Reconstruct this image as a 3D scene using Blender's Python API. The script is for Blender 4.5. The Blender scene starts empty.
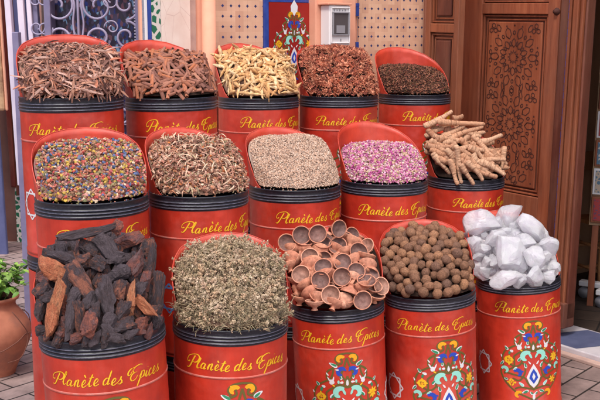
import bpy, math, random
import numpy as np
from mathutils import Vector, Matrix, Euler, Quaternion
random.seed(7); rng = np.random.default_rng(7)
PI = math.pi; R = math.radians
sc = bpy.context.scene; col = sc.collection

# ------------------------------------------------------------------ camera
FPX = 1000.0; PITCH = math.atan(168/FPX); H = 1.75
cam = bpy.data.cameras.new('camera'); cam.lens = 36*FPX/600; cam.sensor_width = 36
cam.clip_start = 0.05; cam.clip_end = 500
camo = bpy.data.objects.new('camera', cam); col.objects.link(camo)
camo.location = (0, 0, H); camo.rotation_euler = (PI/2-PITCH, 0, 0); sc.camera = camo
CR = Euler((PI/2-PITCH, 0, 0)).to_matrix(); CP = Vector((0, 0, H))
FWD = CR @ Vector((0, 0, -1)); UP = CR @ Vector((0, 1, 0)); RT = Vector((1, 0, 0))
def ray(px, py): return CR @ Vector(((px-300)/FPX, (200-py)/FPX, -1))
def at(px, py, Y):                      # real point seen at (px,py) at forward distance Y
    d = ray(px, py); return CP + d*(Y/d.y)
def ground(px, py):
    d = ray(px, py); return CP + d*(-H/d.z)
def depth(p): return (p-CP).dot(FWD)
def ratio(px): d = ray(px, 60); return d.x/d.y

# ------------------------------------------------------------------ materials
def lin(c): return tuple((v/12.92 if v <= .04045 else ((v+.055)/1.055)**2.4) for v in c)
def S(r, g, b, k=1.0): return tuple(v*k for v in lin((r/255, g/255, b/255)))
def newmat(name, base=(.5, .5, .5), rough=.6, spec=.5, metallic=0):
    m = bpy.data.materials.new(name); m.use_nodes = True
    b = m.node_tree.nodes['Principled BSDF']
    b.inputs['Base Color'].default_value = (*base, 1); b.inputs['Roughness'].default_value = rough
    b.inputs['Specular IOR Level'].default_value = spec; b.inputs['Metallic'].default_value = metallic
    return m, m.node_tree, b
def N(nt, t, **kw):
    n = nt.nodes.new(t)
    for k, v in kw.items(): setattr(n, k, v)
    return n
def ramp(nt, fac, stops, interp='LINEAR'):
    r = N(nt, 'ShaderNodeValToRGB'); r.color_ramp.interpolation = interp
    e = r.color_ramp.elements
    while len(e) < len(stops): e.new(.5)
    for i, (p, c) in enumerate(stops):
        e[i].position = p; e[i].color = (*c, 1)
    if fac is not None: nt.links.new(fac, r.inputs[0])
    return r.outputs[0]
def noise(nt, scale, detail=4, coord='Object', stretch=None, rough=.6):
    tc = N(nt, 'ShaderNodeTexCoord'); n = N(nt, 'ShaderNodeTexNoise'); n.noise_dimensions = '4D'
    oi_ = N(nt, 'ShaderNodeObjectInfo'); ml = N(nt, 'ShaderNodeMath', operation='MULTIPLY'); ml.inputs[1].default_value = 60.0
    nt.links.new(oi_.outputs['Random'], ml.inputs[0]); nt.links.new(ml.outputs[0], n.inputs['W'])
    n.inputs['Scale'].default_value = scale; n.inputs['Detail'].default_value = detail; n.inputs['Roughness'].default_value = rough
    if stretch:
        mp = N(nt, 'ShaderNodeMapping'); mp.inputs['Scale'].default_value = stretch
        nt.links.new(tc.outputs[coord], mp.inputs[0]); nt.links.new(mp.outputs[0], n.inputs[0])
    else: nt.links.new(tc.outputs[coord], n.inputs[0])
    return n.outputs['Fac']
def mix(nt, fac, a, b, mode='MIX'):
    m = N(nt, 'ShaderNodeMix', data_type='RGBA', blend_type=mode)
    for s, v in ((m.inputs['Factor'], fac), (m.inputs['A'], a), (m.inputs['B'], b)):
        if hasattr(v, 'type') and not isinstance(v, (float, int, tuple)): nt.links.new(v, s)
        elif isinstance(v, tuple): s.default_value = (*v, 1)
        else: s.default_value = v
    return m.outputs['Result']
def bump(nt, b, h, strength=.3, dist=.01):
    n = N(nt, 'ShaderNodeBump'); n.inputs['Strength'].default_value = strength; n.inputs['Distance'].default_value = dist
    nt.links.new(h, n.inputs['Height']); nt.links.new(n.outputs[0], b.inputs['Normal'])
def math_(nt, op, a, b=None, c=None):
    m = N(nt, 'ShaderNodeMath', operation=op)
    for i, v in enumerate((a, b, c)):
        if v is None: continue
        if isinstance(v, (int, float)): m.inputs[i].default_value = v
        else: nt.links.new(v, m.inputs[i])
    return m.outputs[0]
def mottled(name, c1, c2, scale=8, rough=.7, spec=.3, bs=.2, bd=.005, stretch=None, c3=None, detail=5):
    m, nt, b = newmat(name, c1, rough, spec)
    f = noise(nt, scale, detail, stretch=stretch)
    stops = [(.3, c1), (.7, c2)] if c3 is None else [(.3, c1), (.5, c2), (.68, c3)]
    nt.links.new(ramp(nt, f, stops), b.inputs['Base Color'])
    if bs: bump(nt, b, noise(nt, scale*3, 4, stretch=stretch), bs, bd)
    return m
def stuffmat(name, rough=.85, k=.35, scale=60):
    m, nt, b = newmat(name, (.5, .5, .5), rough, .25)
    a = N(nt, 'ShaderNodeAttribute', attribute_name='Col')
    f = ramp(nt, noise(nt, scale, 3), [(.3, (1-k,)*3), (.7, (1+k*.4,)*3)])
    nt.links.new(mix(nt, 1.0, a.outputs['Color'], f, 'MULTIPLY'), b.inputs['Base Color'])
    return m
def randmat(name, cols, nscale=40, k=.4, rough=.8, spec=.25, bs=.3, bd=.002, stretch=None, spot=None):
    m, nt, b = newmat(name, cols[0], rough, spec)
    oi = N(nt, 'ShaderNodeObjectInfo')
    c = ramp(nt, oi.outputs['Random'], [(i/(len(cols)-1) if len(cols) > 1 else 0, cc) for i, cc in enumerate(cols)])
    f = ramp(nt, noise(nt, nscale, 5, stretch=stretch), [(.3, (1-k,)*3), (.7, (1+k*.5,)*3)])
    c = mix(nt, 1.0, c, f, 'MULTIPLY')
    if spot:
        c = mix(nt, ramp(nt, noise(nt, spot[1], 3), [(spot[2], (0, 0, 0)), (spot[2]+.08, (1, 1, 1))]), c, spot[0])
    nt.links.new(c, b.inputs['Base Color'])
    if bs: bump(nt, b, noise(nt, nscale*1.5, 5, stretch=stretch), bs, bd)
    return m

M = {}
def red_paint(name, base, dark, rough=.33):
    m, nt, b = newmat(name, base, rough, .5)
    c = ramp(nt, noise(nt, 1.6, 5), [(.3, dark), (.65, base)])
    c = mix(nt, 1.0, c, ramp(nt, noise(nt, 2.2, 7, stretch=(1, 1, .16), rough=.7), [(.32, (.74, .70, .70)), (.62, (1.04,)*3)]), 'MULTIPLY')
    sp = ramp(nt, noise(nt, 22, 6, rough=.78), [(.66, (0, 0, 0)), (.72, (1, 1, 1))])
    c = mix(nt, sp, c, (.22, .075, .05))
    sc2 = ramp(nt, noise(nt, 3, 8, stretch=(6, 6, .5), rough=.8), [(.70, (0, 0, 0)), (.75, (.7, .7, .7))])
    c = mix(nt, sc2, c, (.56, .22, .17))
    dust = ramp(nt, noise(nt, .9, 5, rough=.65), [(.5, (0, 0, 0)), (.85, (.30, .30, .30))])
    c = mix(nt, dust, c, (.52, .24, .18))
    nt.links.new(c, b.inputs['Base Color'])
    rr = math_(nt, 'MULTIPLY_ADD', noise(nt, 5, 6), .42, rough-.14)
    nt.links.new(rr, b.inputs['Roughness'])
    n1 = N(nt, 'ShaderNodeBump'); n1.inputs['Strength'].default_value = .35; n1.inputs['Distance'].default_value = .03; nt.links.new(noise(nt, 1.7, 2), n1.inputs['Height'])
    n2 = N(nt, 'ShaderNodeBump'); n2.inputs['Strength'].default_value = .12; n2.inputs['Distance'].default_value = .004; nt.links.new(noise(nt, 14, 4), n2.inputs['Height'])
    nt.links.new(n1.outputs[0], n2.inputs['Normal']); nt.links.new(n2.outputs[0], b.inputs['Normal'])
    return m
M['red'] = red_paint('red_paint', (.57, .040, .017), (.44, .026, .013))
M['scoopred'] = red_paint('scoop_red_paint', (.60, .056, .024), (.50, .040, .02), .40)
M['seam'] = mottled('worn_seam', (.50, .06, .035), (.50, .20, .16), 6, .5, .4, 0)
def collar_mat():
    m, nt, b = newmat('black_rubber_paint', (.016, .016, .024), .38, .5)
    f = ramp(nt, noise(nt, 18, 6, stretch=(1, 1, 3), rough=.7), [(.52, (.013, .013, .020)), (.72, (.06, .06, .075))])
    nt.links.new(f, b.inputs['Base Color']); return m
M['collar'] = collar_mat()
def crest_mat():
    m, nt, b = newmat('worn_highlight_ridge', (.1, .1, .13), .5, .4)  # grey crests: wear plus a highlight put into the colour
    nt.links.new(ramp(nt, noise(nt, 9, 6, rough=.75), [(.32, (.03, .03, .045)), (.58, (.20, .19, .25))]), b.inputs['Base Color']); return m
M['crest'] = crest_mat()
M['yellow'] = mottled('yellow_sign_paint', (.50, .10, .012), (.80, .43, .012), 9, .45, .4, 0, c3=(.90, .56, .03), detail=8)
for _e, _p in zip(M['yellow'].node_tree.nodes['Color Ramp'].color_ramp.elements, (.30, .40, .7)): _e.position = _p
M['white'] = newmat('white_sign_paint', (.72, .70, .70), .5)[0]
M['blue'] = newmat('blue_sign_paint', (.02, .06, .42), .5)[0]
M['mint'] = newmat('mint_sign_paint', (.30, .68, .56), .5)[0]
M['leafg'] = newmat('green_sign_paint', (.03, .24, .11), .5)[0]
M['vine'] = newmat('olive_vine_paint', (.13, .10, .02), .5)[0]
M['orange'] = newmat('orange_sign_paint', (.85, .36, .01), .5)[0]
M['lightblue'] = newmat('light_blue_sign_paint', (.12, .32, .70), .5)[0]
M['stuff'] = stuffmat('dry_goods'); M['stuff_fine'] = stuffmat('fine_dry_goods', k=.25, scale=150)
M['bed'] = mottled('gap_shade_bed', (.016, .010, .008), (.04, .022, .016), 20, .9, .1)  # near-black filler colour, standing in for shade between the pieces
M['seedbed'] = mottled('seed_bed', (.30, .22, .17), (.42, .32, .26), 30, .9, .1)
M['petalbed'] = mottled('petal_bed', (.22, .10, .10), (.32, .18, .15), 30, .9, .1)
M['chipbed'] = mottled('chip_bed', (.13, .07, .05), (.22, .13, .09), 30, .9, .1)
M['alumbed'] = mottled('alum_bed', (.50, .45, .46), (.66, .60, .61), 20, .9, .1)  # pale colour of the filler under the crystals

# ------------------------------------------------------------------ mesh builder
class MB:
    def __init__(s): s.v = []; s.f = []; s.c = []; s.m = []; s.n = 0
    def add(s, v, f, c=None, m=0):
        v = np.asarray(v, float); s.v.append(v)
        s.f.extend([tuple(i+s.n for i in q) for q in f]); s.m.extend([m]*len(f))
        s.c.append(np.tile(np.array(c if c is not None else (1, 1, 1), float)[:3], (len(v), 1)) if c is None or np.ndim(c) == 1 else np.asarray(c))
        s.n += len(v)
    def box(s, x0, x1, y0, y1, z0, z1, m=0):
        v = [(x, y, z) for z in (z0, z1) for y in (y0, y1) for x in (x0, x1)]
        s.add(v, [(0, 2, 3, 1), (4, 5, 7, 6), (0, 1, 5, 4), (2, 6, 7, 3), (0, 4, 6, 2), (1, 3, 7, 5)], m=m)
    def lathe(s, prof, n=48, m=0, capb=False, capt=False, c=None):
        v = []; f = []
        for (r, z) in prof:
            for k in range(n):
                a = 2*PI*k/n; v.append((r*math.cos(a), r*math.sin(a), z))
        for i in range(len(prof)-1):
            for k in range(n):
                k2 = (k+1) % n; f.append((i*n+k, i*n+k2, (i+1)*n+k2, (i+1)*n+k))
        if capb: f.append(tuple(range(n-1, -1, -1)))
        if capt: f.append(tuple((len(prof)-1)*n+k for k in range(n)))
        s.add(v, f, c, m)
    def tube(s, pts, rad, n=8, m=0, c=None):
        pts = [Vector(p) for p in pts]; L = len(pts)
        rad = rad if hasattr(rad, '__len__') else [rad]*L
        v = []; f = []; up = None
        for i, p in enumerate(pts):
            t = (pts[min(i+1, L-1)]-pts[max(i-1, 0)]).normalized()
            if up is None: up = t.orthogonal().normalized()
            up = (up-t*up.dot(t)).normalized(); w = t.cross(up)
            for k in range(n):
                a = 2*PI*k/n; v.append(p+(up*math.cos(a)+w*math.sin(a))*rad[i])
        for i in range(L-1):
            for k in range(n):
                k2 = (k+1) % n; f.append((i*n+k, i*n+k2, (i+1)*n+k2, (i+1)*n+k))
        f.append(tuple(range(n-1, -1, -1))); f.append(tuple((L-1)*n+k for k in range(n)))
        s.add([tuple(x) for x in v], f, c, m)
    def build(s, name, mats, parent=None, smooth=True, bevel=0, colors=False, loc=None):
        me = bpy.data.meshes.new(name)
        V = np.concatenate(s.v) if s.v else np.zeros((0, 3))
        me.from_pydata(V.tolist(), [], s.f)
        mats = mats if isinstance(mats, (list, tuple)) else [mats]
        for q in mats: me.materials.append(q)
        if len(mats) > 1: me.polygons.foreach_set('material_index', s.m)
        me.polygons.foreach_set('use_smooth', [smooth]*len(me.polygons))
        if colors:
            a = me.color_attributes.new('Col', 'FLOAT_COLOR', 'POINT')
            C = np.concatenate(s.c); C = np.concatenate([C, np.ones((len(C), 1))], 1)
            a.data.foreach_set('color', C.ravel())
        me.update()
        o = bpy.data.objects.new(name, me); col.objects.link(o)
        if parent: o.parent = parent
        if loc is not None: o.location = loc
        if bevel:
            b = o.modifiers.new('bevel', 'BEVEL'); b.width = bevel; b.segments = 2; b.limit_method = 'ANGLE'
        return o
def tag(o, label=None, cat=None, group=None, kind=None):
    if label: o['label'] = label
    if cat: o['category'] = cat
    if group: o['group'] = group
    if kind: o['kind'] = kind
    return o
def empty(name, loc=(0, 0, 0), rz=0, lean=0):
    o = bpy.data.objects.new(name, None); col.objects.link(o); o.empty_display_size = .1
    o.location = loc
    o.rotation_euler = (Matrix.Rotation(rz, 3, 'Z') @ Matrix.Rotation(lean, 3, 'Y')).to_euler()
    return o
def catmull(P, n=6):
    P = [np.array(p, float) for p in P]; Q = [2*P[0]-P[1]]+P+[2*P[-1]-P[-2]]; out = []
    for i in range(1, len(Q)-2):
        for k in range(n):
            t = k/n; a, b, c, d = Q[i-1], Q[i], Q[i+1], Q[i+2]
            out.append(.5*((2*b)+(c-a)*t+(2*a-5*b+4*c-d)*t*t+(3*b-a-3*c+d)*t**3))
    out.append(P[-1]); return out
def ribbon(mb, pts, w, fn, m=0):
    pts = [np.array(p, float) for p in pts]; L = len(pts); v = []
    ws = w if hasattr(w, '__len__') else [w]*L
    for i, p in enumerate(pts):
        t = pts[min(i+1, L-1)]-pts[max(i-1, 0)]; t = t/(np.linalg.norm(t)+1e-9); nn = np.array((-t[1], t[0]))
        v.append(fn(*(p-nn*ws[i]/2))); v.append(fn(*(p+nn*ws[i]/2)))
    mb.add(v, [(2*i, 2*i+2, 2*i+3, 2*i+1) for i in range(L-1)], m=m)
def poly(mb, pts, fn, m=0):
    c = np.mean(np.array(pts), 0); v = [fn(*c)]+[fn(*p) for p in pts]; n = len(pts)
    mb.add(v, [(0, 1+i, 1+(i+1) % n) for i in range(n)], m=m)

# ------------------------------------------------------------------ sign painting: script lettering, floral panel, star
G = {
 'P': ([[(.8, 1.05), (.5, .85), (.12, 1.1), (.3, 1.75), (1.1, 2.1), (2.2, 2.2), (2.85, 1.8), (2.7, 1.2), (2.1, .9), (1.55, 1.05)], [(1.8, 2.0), (1.5, 1.2), (1.15, .3), (.75, -.08), (.35, .08)]], 2.3),
 'l': ([[(.05, .3), (.45, 1.1), (.62, 1.7), (.45, 1.85), (.3, 1.4), (.22, .4), (.45, 0), (.85, .2)]], .88),
 'a': ([[(.9, .8), (.5, 1.0), (.12, .6), (.2, .08), (.6, .1), (.92, .9)], [(.92, .95), (.85, .25), (1.02, 0), (1.3, .2)]], 1.3),
 'n': ([[(0, .2), (.28, .95), (.2, 0)], [(.2, .3), (.5, .9), (.82, .9), (.8, .2), (1.0, 0), (1.3, .2)]], 1.3),
 'e': ([[(0, .2), (.5, .45), (.7, .8), (.45, 1.02), (.15, .6), (.25, .1), (.6, 0), (1.0, .25)]], 1.0),
 'è': ([[(0, .2), (.5, .45), (.7, .8), (.45, 1.02), (.15, .6), (.25, .1), (.6, 0), (1.0, .25)], [(.2, 1.75), (.55, 1.35)]], 1.0),
 't': ([[(0, .2), (.4, 1.1), (.55, 1.8)], [(.55, 1.8), (.3, .6), (.45, 0), (.85, .2)], [(.0, 1.25), (.9, 1.4)]], .85),
 'd': ([[(.9, .8), (.5, 1.0), (.12, .6), (.2, .08), (.6, .1), (.95, .8), (1.1, 2.0)], [(1.1, 2.0), (.9, .6), (.98, .02), (1.3, .2)]], 1.3),
 's': ([[(0, .2), (.45, .85), (.5, 1.15), (.45, .75), (.75, .35), (.5, 0), (.12, .1)], [(.5, 0), (.95, .2)]], .95),
 'E': ([[(2.9, 2.2), (2.2, 2.35), (1.3, 2.1), (.95, 1.6), (1.35, 1.25), (1.9, 1.3)], [(1.5, 1.25), (.9, 1.0), (.75, .4), (1.2, -.05), (1.9, .15), (2.2, .7)], [(1.3, 2.1), (.5, 2.0), (.0, 1.5), (.15, 1.0), (.6, 1.1), (.7, 1.5)]], 2.3),
 'p': ([[(0, .2), (.35, 1.0), (.25, .2), (-.1, -1.1)], [(.25, .5), (.6, 1.0), (.98, .75), (.85, .15), (.4, .05)], [(.85, .15), (1.2, .2)]], 1.15),
 'i': ([[(0, .2), (.3, .95), (.25, .2), (.45, 0), (.75, .2)], [(.42, 1.45), (.5, 1.55)]], .72),
 'c': ([[(.7, .85), (.4, 1.02), (.1, .5), (.3, 0), (.9, .25)]], .88),
 ' ': ([], .6)}
def lettering_mesh():
    mb = MB(); strokes = []; x = 0; wob = random.uniform(0, 6); wt = random.uniform(.88, 1.12)
    for ch in 'Planète des Epices':
        g, w = G[ch]
        dy = .09*math.sin(x*.9+wob)+random.uniform(-.06, .06); kx = random.uniform(.94, 1.07); ky = random.uniform(.9, 1.1)
        for st in g: strokes.append([(x+px*kx+random.uniform(-.02, .02), py*ky+dy+random.uniform(-.025, .025)) for px, py in st])
        x += w*(1.12 if ch != ' ' else 1)*random.uniform(.96, 1.05)
    W = 2.04; xh = .104; sx = W/(x+.9)
    fn = lambda u, z: (1.006*math.sin(u), -1.006*math.cos(u), z)
    for st in strokes:
        q = catmull(st, 6)
        q = [(a+.35*b*xh/sx*.9, b) for a, b in q]
        P = [(-W/2+a*sx, -.685+b*xh) for a, b in q]; ws = []
        for i in range(len(P)):
            a, b = P[max(0, i-1)], P[min(len(P)-1, i+1)]; d = math.hypot(b[0]-a[0], b[1]-a[1])+1e-9
            ws.append(wt*(.0115+.0130*max(0, (a[1]-b[1])/d)+random.uniform(-.001, .001)))
        ws[0] *= .6; ws[-1] *= .6
        ribbon(mb, P, ws, fn)
    return mb
MOTM = ['vine', 'yellow', 'orange', 'blue', 'mint', 'leafg', 'white']
def motif(mb, fn0, lim=None):
    # painted vase-of-flowers arabesque; design units: x about -.75...75, y 0 (top) ... -2.2
    lay = [0]
    def fn(u, v):
        return fn0(u, v, lay[0])
    def leaf(cx, cy, L, W, ang, m, hook=0):
        pts = []; cx += random.uniform(-.009, .009); cy += random.uniform(-.009, .009); L *= random.uniform(.9, 1.12); W *= random.uniform(.88, 1.12); ang += random.uniform(-.1, .1)
        for k in range(12):
            t = k/6*PI; x = math.cos(t)*L/2; y = math.sin(t)*W/2*(1-.3*math.cos(t))+hook*(x*x/(L*L)*4)*W
            pts.append((cx+x*math.cos(ang)-y*math.sin(ang), cy+x*math.sin(ang)+y*math.cos(ang)))
        poly(mb, pts, fn, m)
    def dbl(cx, cy, L, W, ang, m, hook=0):
        for s in (1, -1):
            a = ang if s == 1 else PI-ang
            lay[0] = 1; leaf(s*cx, cy, L*1.25, W*1.5, a, 6, hook*s); lay[0] = 2; leaf(s*cx, cy, L, W, a, m, hook*s)
    def sing(cx, cy, L, W, ang, m, hook=0):
        lay[0] = 2
        for s in (1, -1): leaf(s*cx, cy, L, W, ang if s == 1 else PI-ang, m, hook*s)
    def vine(pts, w=.040):
        lay[0] = 0
        for s in (1, -1): ribbon(mb, catmull([(s*a, b) for a, b in pts], 6), w, fn, 0)
    def curl(cx, cy, r, a0, a1, m, w):
        lay[0] = 2
        for s in (1, -1):
            P = []
            for k in range(13):
                t = a0+(a1-a0)*k/12; rr = r*(1-.55*k/12); P.append((s*(cx+rr*math.cos(t)), cy+rr*math.sin(t)))
            ribbon(mb, P, [w*(.5+1.1*math.sin(PI*min(1, (k+2)/14))) for k in range(13)], fn, m)
    def flower(cx, cy, r, m=1, n=8):
        lay[0] = 2
        for s in (1, -1):
            for k in range(n):
                t = 2*PI*k/n; leaf(s*(cx+r*.6*math.cos(t)), cy+r*.6*math.sin(t), r*.85, r*.42, t, m)
        lay[0] = 3
        for s in (1, -1): leaf(s*cx, cy, r*.45, r*.45, 0, 2)
    vine([(0, 0), (.16, -.03), (.24, -.12), (.2, -.22), (.28, -.3), (.3, -.42), (.36, -.55), (.5, -.62), (.66, -.72), (.74, -.9), (.72, -1.1), (.78, -1.25), (.7, -1.45), (.58, -1.6), (.4, -1.75), (.2, -1.85), (0, -1.95)])
    vine([(0, -.1), (.06, -.3), (.12, -.45), (.05, -.6), (.0, -.75)]); vine([(.0, -.75), (.2, -.68), (.3, -.8), (.28, -1.0), (.4, -1.1), (.55, -1.05), (.6, -.92)])
    vine([(.2, -.25), (.1, -.2), (.12, -.1)]); vine([(.28, -1.0), (.2, -1.1), (.22, -1.3), (.34, -1.45), (.5, -1.4)]); vine([(0, -1.7), (.12, -1.55), (.2, -1.4)])
    vine([(.0, -.5), (.1, -.72), (.3, -.74), (.46, -.85)]); vine([(.28, -.3), (.42, -.4), (.44, -.55)]); vine([(.46, -.85), (.46, -1.1), (.6, -1.2), (.7, -1.3)]); vine([(.0, -1.68), (.3, -1.62), (.45, -1.66)]); vine([(.2, -1.4), (.3, -1.35), (.5, -1.3), (.7, -1.25)])
    dbl(.2, -1.08, .11, .045, 1.2, 5); dbl(.44, -1.16, .1, .04, -.6, 4); sing(.3, -.7, .08, .03, .6, 1); sing(.1, -1.02, .1, .035, .9, 6); dbl(.64, -.66, .09, .04, .9, 5); dbl(.14, -.52, .08, .035, 1.4, 5); sing(.76, -.86, .07, .03, 1.2, 6); sing(.42, -.44, .08, .03, 1.0, 6); dbl(.06, -1.78, .08, .035, .8, 5)
    curl(.13, -.14, .085, 2.6, -1.2, 2, .055); sing(.12, -.07, .16, .05, .15, 1)
    dbl(.28, -.24, .15, .05, .5, 5); curl(.12, -.42, .1, 2.4, -1.8, 3, .06); sing(.07, -.34, .14, .045, .9, 3)
    sing(.22, -.36, .09, .03, .2, 6)
    dbl(.34, -.62, .1, .07, 1.3, 6); sing(.29, -.56, .12, .03, 1.9, 6); sing(.40, -.55, .12, .03, 1.1, 6)
    sing(.0, -.64, .13, .05, PI/2, 6); sing(.12, -.63, .08, .05, 0, 6); sing(.19, -.63, .05, .07, 0, 4)
    curl(.17, -.88, .13, 2.3, -1.6, 4, .075); sing(.09, -.82, .2, .05, 1.1, 4)
    sing(.52, -.72, .1, .06, .3, 6); sing(.56, -.78, .06, .09, .3, 5); dbl(.33, -.93, .1, .045, 2.2, 5)
    flower(.58, -.95, .12); dbl(.76, -1.05, .11, .04, -.8, 5); curl(.68, -1.22, .09, .4, 4.4, 4, .05)
    curl(.38, -1.28, .1, .6, 4.6, 3, .06); sing(.3, -1.22, .14, .04, .2, 3)
    lay[0] = 1; poly(mb, [(0, -1.05), (.09, -1.2), (.17, -1.38), (.1, -1.55), (0, -1.65), (-.1, -1.55), (-.17, -1.38), (-.09, -1.2)], fn, 6)
    lay[0] = 2; poly(mb, [(0, -1.17), (.07, -1.28), (.11, -1.4), (0, -1.55), (-.11, -1.4), (-.07, -1.28)], fn, 3)
    lay[0] = 3; poly(mb, [(0, -1.27), (.04, -1.37), (0, -1.46), (-.04, -1.37)], fn, 6)
    flower(.52, -1.5, .1, 1, 6); dbl(.3, -1.55, .13, .05, .7, 4); dbl(.66, -1.42, .09, .04, .4, 5)
    dbl(.2, -1.74, .13, .05, -.4, 5); curl(.36, -1.82, .09, 2.4, -1.6, 2, .05); sing(.0, -1.86, .15, .06, PI/2, 6); sing(.1, -1.98, .12, .05, -.5, 3)
def star_mesh():
    mb = MB(); fn = lambda u, z: (1.006*math.sin(u), -1.006*math.cos(u), z)
    r = .30
    for off in (0, PI/4):
        P = []
        c = [(r*math.cos(off+k*PI/2+PI/2), -2.05+r*math.sin(off+k*PI/2+PI/2)) for k in range(5)]
        for i in range(4):
            ribbon(mb, [tuple(np.array(c[i])*(1-t)+np.array(c[i+1])*t) for t in (0, .25, .5, .75, 1)],   .034, fn)
    for k in range(1):
        pass
    return mb

# ------------------------------------------------------------------ drums
PROF_L = [(222, 0), (214, .12), (204, .42), (192, .74), (180, .95), (165, 1.08), (150, 1.17), (130, 1.24), (110, 1.25), (90, 1.19), (70, 1.06), (50, .86), (30, .58), (15, .32), (3, .12), (-6, 0)]
PROF_S = [(212, 0), (204, .15), (195, .4), (180, .68), (165, .87), (150, 1.0), (130, 1.1), (110, 1.15), (90, 1.16), (70, 1.13), (50, 1.04), (30, .87), (15, .68), (0, .42), (-12, .15), (-20, 0)]
class D: pass
def prof(P, phi, k):
    phi = phi % 360
    xs = [p[0] for p in P][::-1]; ys = [p[1] for p in P][::-1]
    if phi > 270: phi -= 360
    return float(np.interp(phi, xs, ys, 0, 0))*k
from mathutils import noise as MN
def heap(d, x, y):
    rho = min(1.2, math.hypot(x, y)); phi = math.degrees(math.atan2(y, x))
    t = x*math.cos(d.al)+y*math.sin(d.al); s = max(0, min(1.25, (t+1.0)/1.8))
    z = d.hp*s**d.gam*(1-.12*max(0, s-.8)*5)+d.crown*(1-rho*rho)
    lim = prof(d.P, phi, d.sk)*d.over+max(0, 1-rho)*2.6+.03; z += .07
    z += .05*MN.noise(Vector((x*2.1+d.sd, y*2.1, 3)))+.022*MN.noise(Vector((x*5.5, y*5.5+d.sd, 7)))
    k = .09; h = max(0, min(1, .5+.5*(lim-z)/k))
    return lim*(1-h)+z*h-k*h*(1-h)
def hnormal(d, x, y):
    e = .04; a = (heap(d, x+e, y)-heap(d, x-e, y))/(2*e); b = (heap(d, x, y+e)-heap(d, x, y-e))/(2*e)
    return Vector((-a, -b, 1)).normalized()
LET = lettering_mesh().build('lettering', M['yellow'], smooth=True).data
def motif_mesh():
    mb = MB(); motif(mb, lambda u, v, l: ((1.005+.0012*l)*math.sin(u), -(1.005+.0012*l)*math.cos(u), -.905+v)); return mb
MOT = motif_mesh().build('painted_flowers', [M[k] for k in MOTM]).data
STW = star_mesh().build('painted_star', M['white']).data
STB = star_mesh().build('painted_star', M['lightblue']).data
for o in list(col.objects):
    if o.type == 'MESH': bpy.data.objects.remove(o)
def linkmesh(name, me, parent, loc=(0, 0, 0), rz=0):
    o = bpy.data.objects.new(name, me); col.objects.link(o); o.parent = parent; o.location = loc; o.rotation_euler = (0, 0, rz); return o
def body_mesh(h, plain=False):
    mb = MB()
    pr = [(1.0, -.26), (1.0, -.80), (1.012, -.812), (1.012, -.828), (1.0, -.84)]
    z = -.84
    pr += [(1.0, -h+.12), (1.015, -h+.10), (1.015, -h+.06), (1.0, -h+.05), (1.01, -h+.02), (1.01, -h)]
    mb.lathe(pr[:2], 96); mb.lathe([pr[1], pr[2]], 96, 1); mb.lathe(pr[2:4], 96, 1); mb.lathe([pr[3], pr[4]], 96, 1); mb.lathe(pr[4:], 96, 0, capb=False)
    mb.lathe([(1.0, -h+.001), (.02, -h+.001)], 96)
    return mb
def collar_mesh():
    mb = MB(); mb.lathe([(.965, -.30), (.965, .0), (.975, .012), (.995, .014), (1.012, .006), (1.014, -.008), (1.006, -.018), (1.006, -.086)], 96)
    z = -.086
    for k in range(3):
        mb.lathe([(1.006, z), (1.016, z-.008), (1.021, z-.016)], 96); mb.lathe([(1.021, z-.016), (1.021, z-.026)], 96, 1)
        mb.lathe([(1.021, z-.026), (1.016, z-.034), (1.005, z-.042), (1.005, z-.058)], 96); z -= .058
    mb.lathe([(1.005, z), (1.005, -.267), (.999, -.269)], 96); return mb
COL = collar_mesh().build('collar', [M['collar'], M['crest']]).data; bpy.data.objects.remove(bpy.data.objects['collar'])
def scoop_mesh(d):
    mb = MB(); n = 90; a0 = d.P[-1][0]; a1 = d.P[0][0]; rows = 10; v = []; f = []
    def pt(phi, z, rr):
        sh = d.shift*z; fl = 1+d.flare*z
        return (rr*fl*math.cos(phi)-sh, rr*fl*math.sin(phi)+d.back*z, z)
    for side, rr in ((0, .985), (1, .968)):
        for i in range(n+1):
            ph = a0+(a1-a0)*i/n; hh = max(.003, prof(d.P, ph, d.sk))
            for j in range(rows+1):
                v.append(pt(R(ph), -.06+(hh+.06)*j/rows, rr))
    w = rows+1; half = (n+1)*w
    for i in range(n):
        for j in range(rows):
            a = i*w+j; f.append((a, a+w, a+w+1, a+1)); b = half+a; f.append((b, b+1, b+w+1, b+w))
        a = i*w+rows; f.append((a, a+w, half+a+w, half+a))
    for i in (0, n):
        for j in range(rows):
            a = i*w+j; q = (a, a+1, half+a+1, half+a); f.append(q if i == 0 else q[::-1])
    mb.add(v, f)
    # rolled edge of the sheet
    pts = []
    for i in range(n+1):
        ph = a0+(a1-a0)*i/n; hh = max(.003, prof(d.P, ph, d.sk)); pts.append(pt(R(ph), hh, .9765))
    mb.tube(pts, .012, 6)
    return mb
def bed_mesh(d, off=.05):
    mb = MB(); v = [(0, 0, heap(d, 0, 0)-off)]; f = []; nr, ns = 14, 48
    for i in range(1, nr+1):
        rho = .975*i/nr
        for k in range(ns):
            a = 2*PI*k/ns; x, y = rho*math.cos(a), rho*math.sin(a); z = heap(d, x, y)-off*(1-.85*(i/nr)**6)-.012
            v.append((x-d.shift*max(0, z), y, z))
    for k in range(ns): f.append((0, 1+k, 1+(k+1) % ns))
    for i in range(nr-1):
        for k in range(ns):
            a = 1+i*ns; f.append((a+k, a+ns+k, a+ns+(k+1) % ns, a+(k+1) % ns))
    mb.add(v, f); return mb
DR = {}
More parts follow.
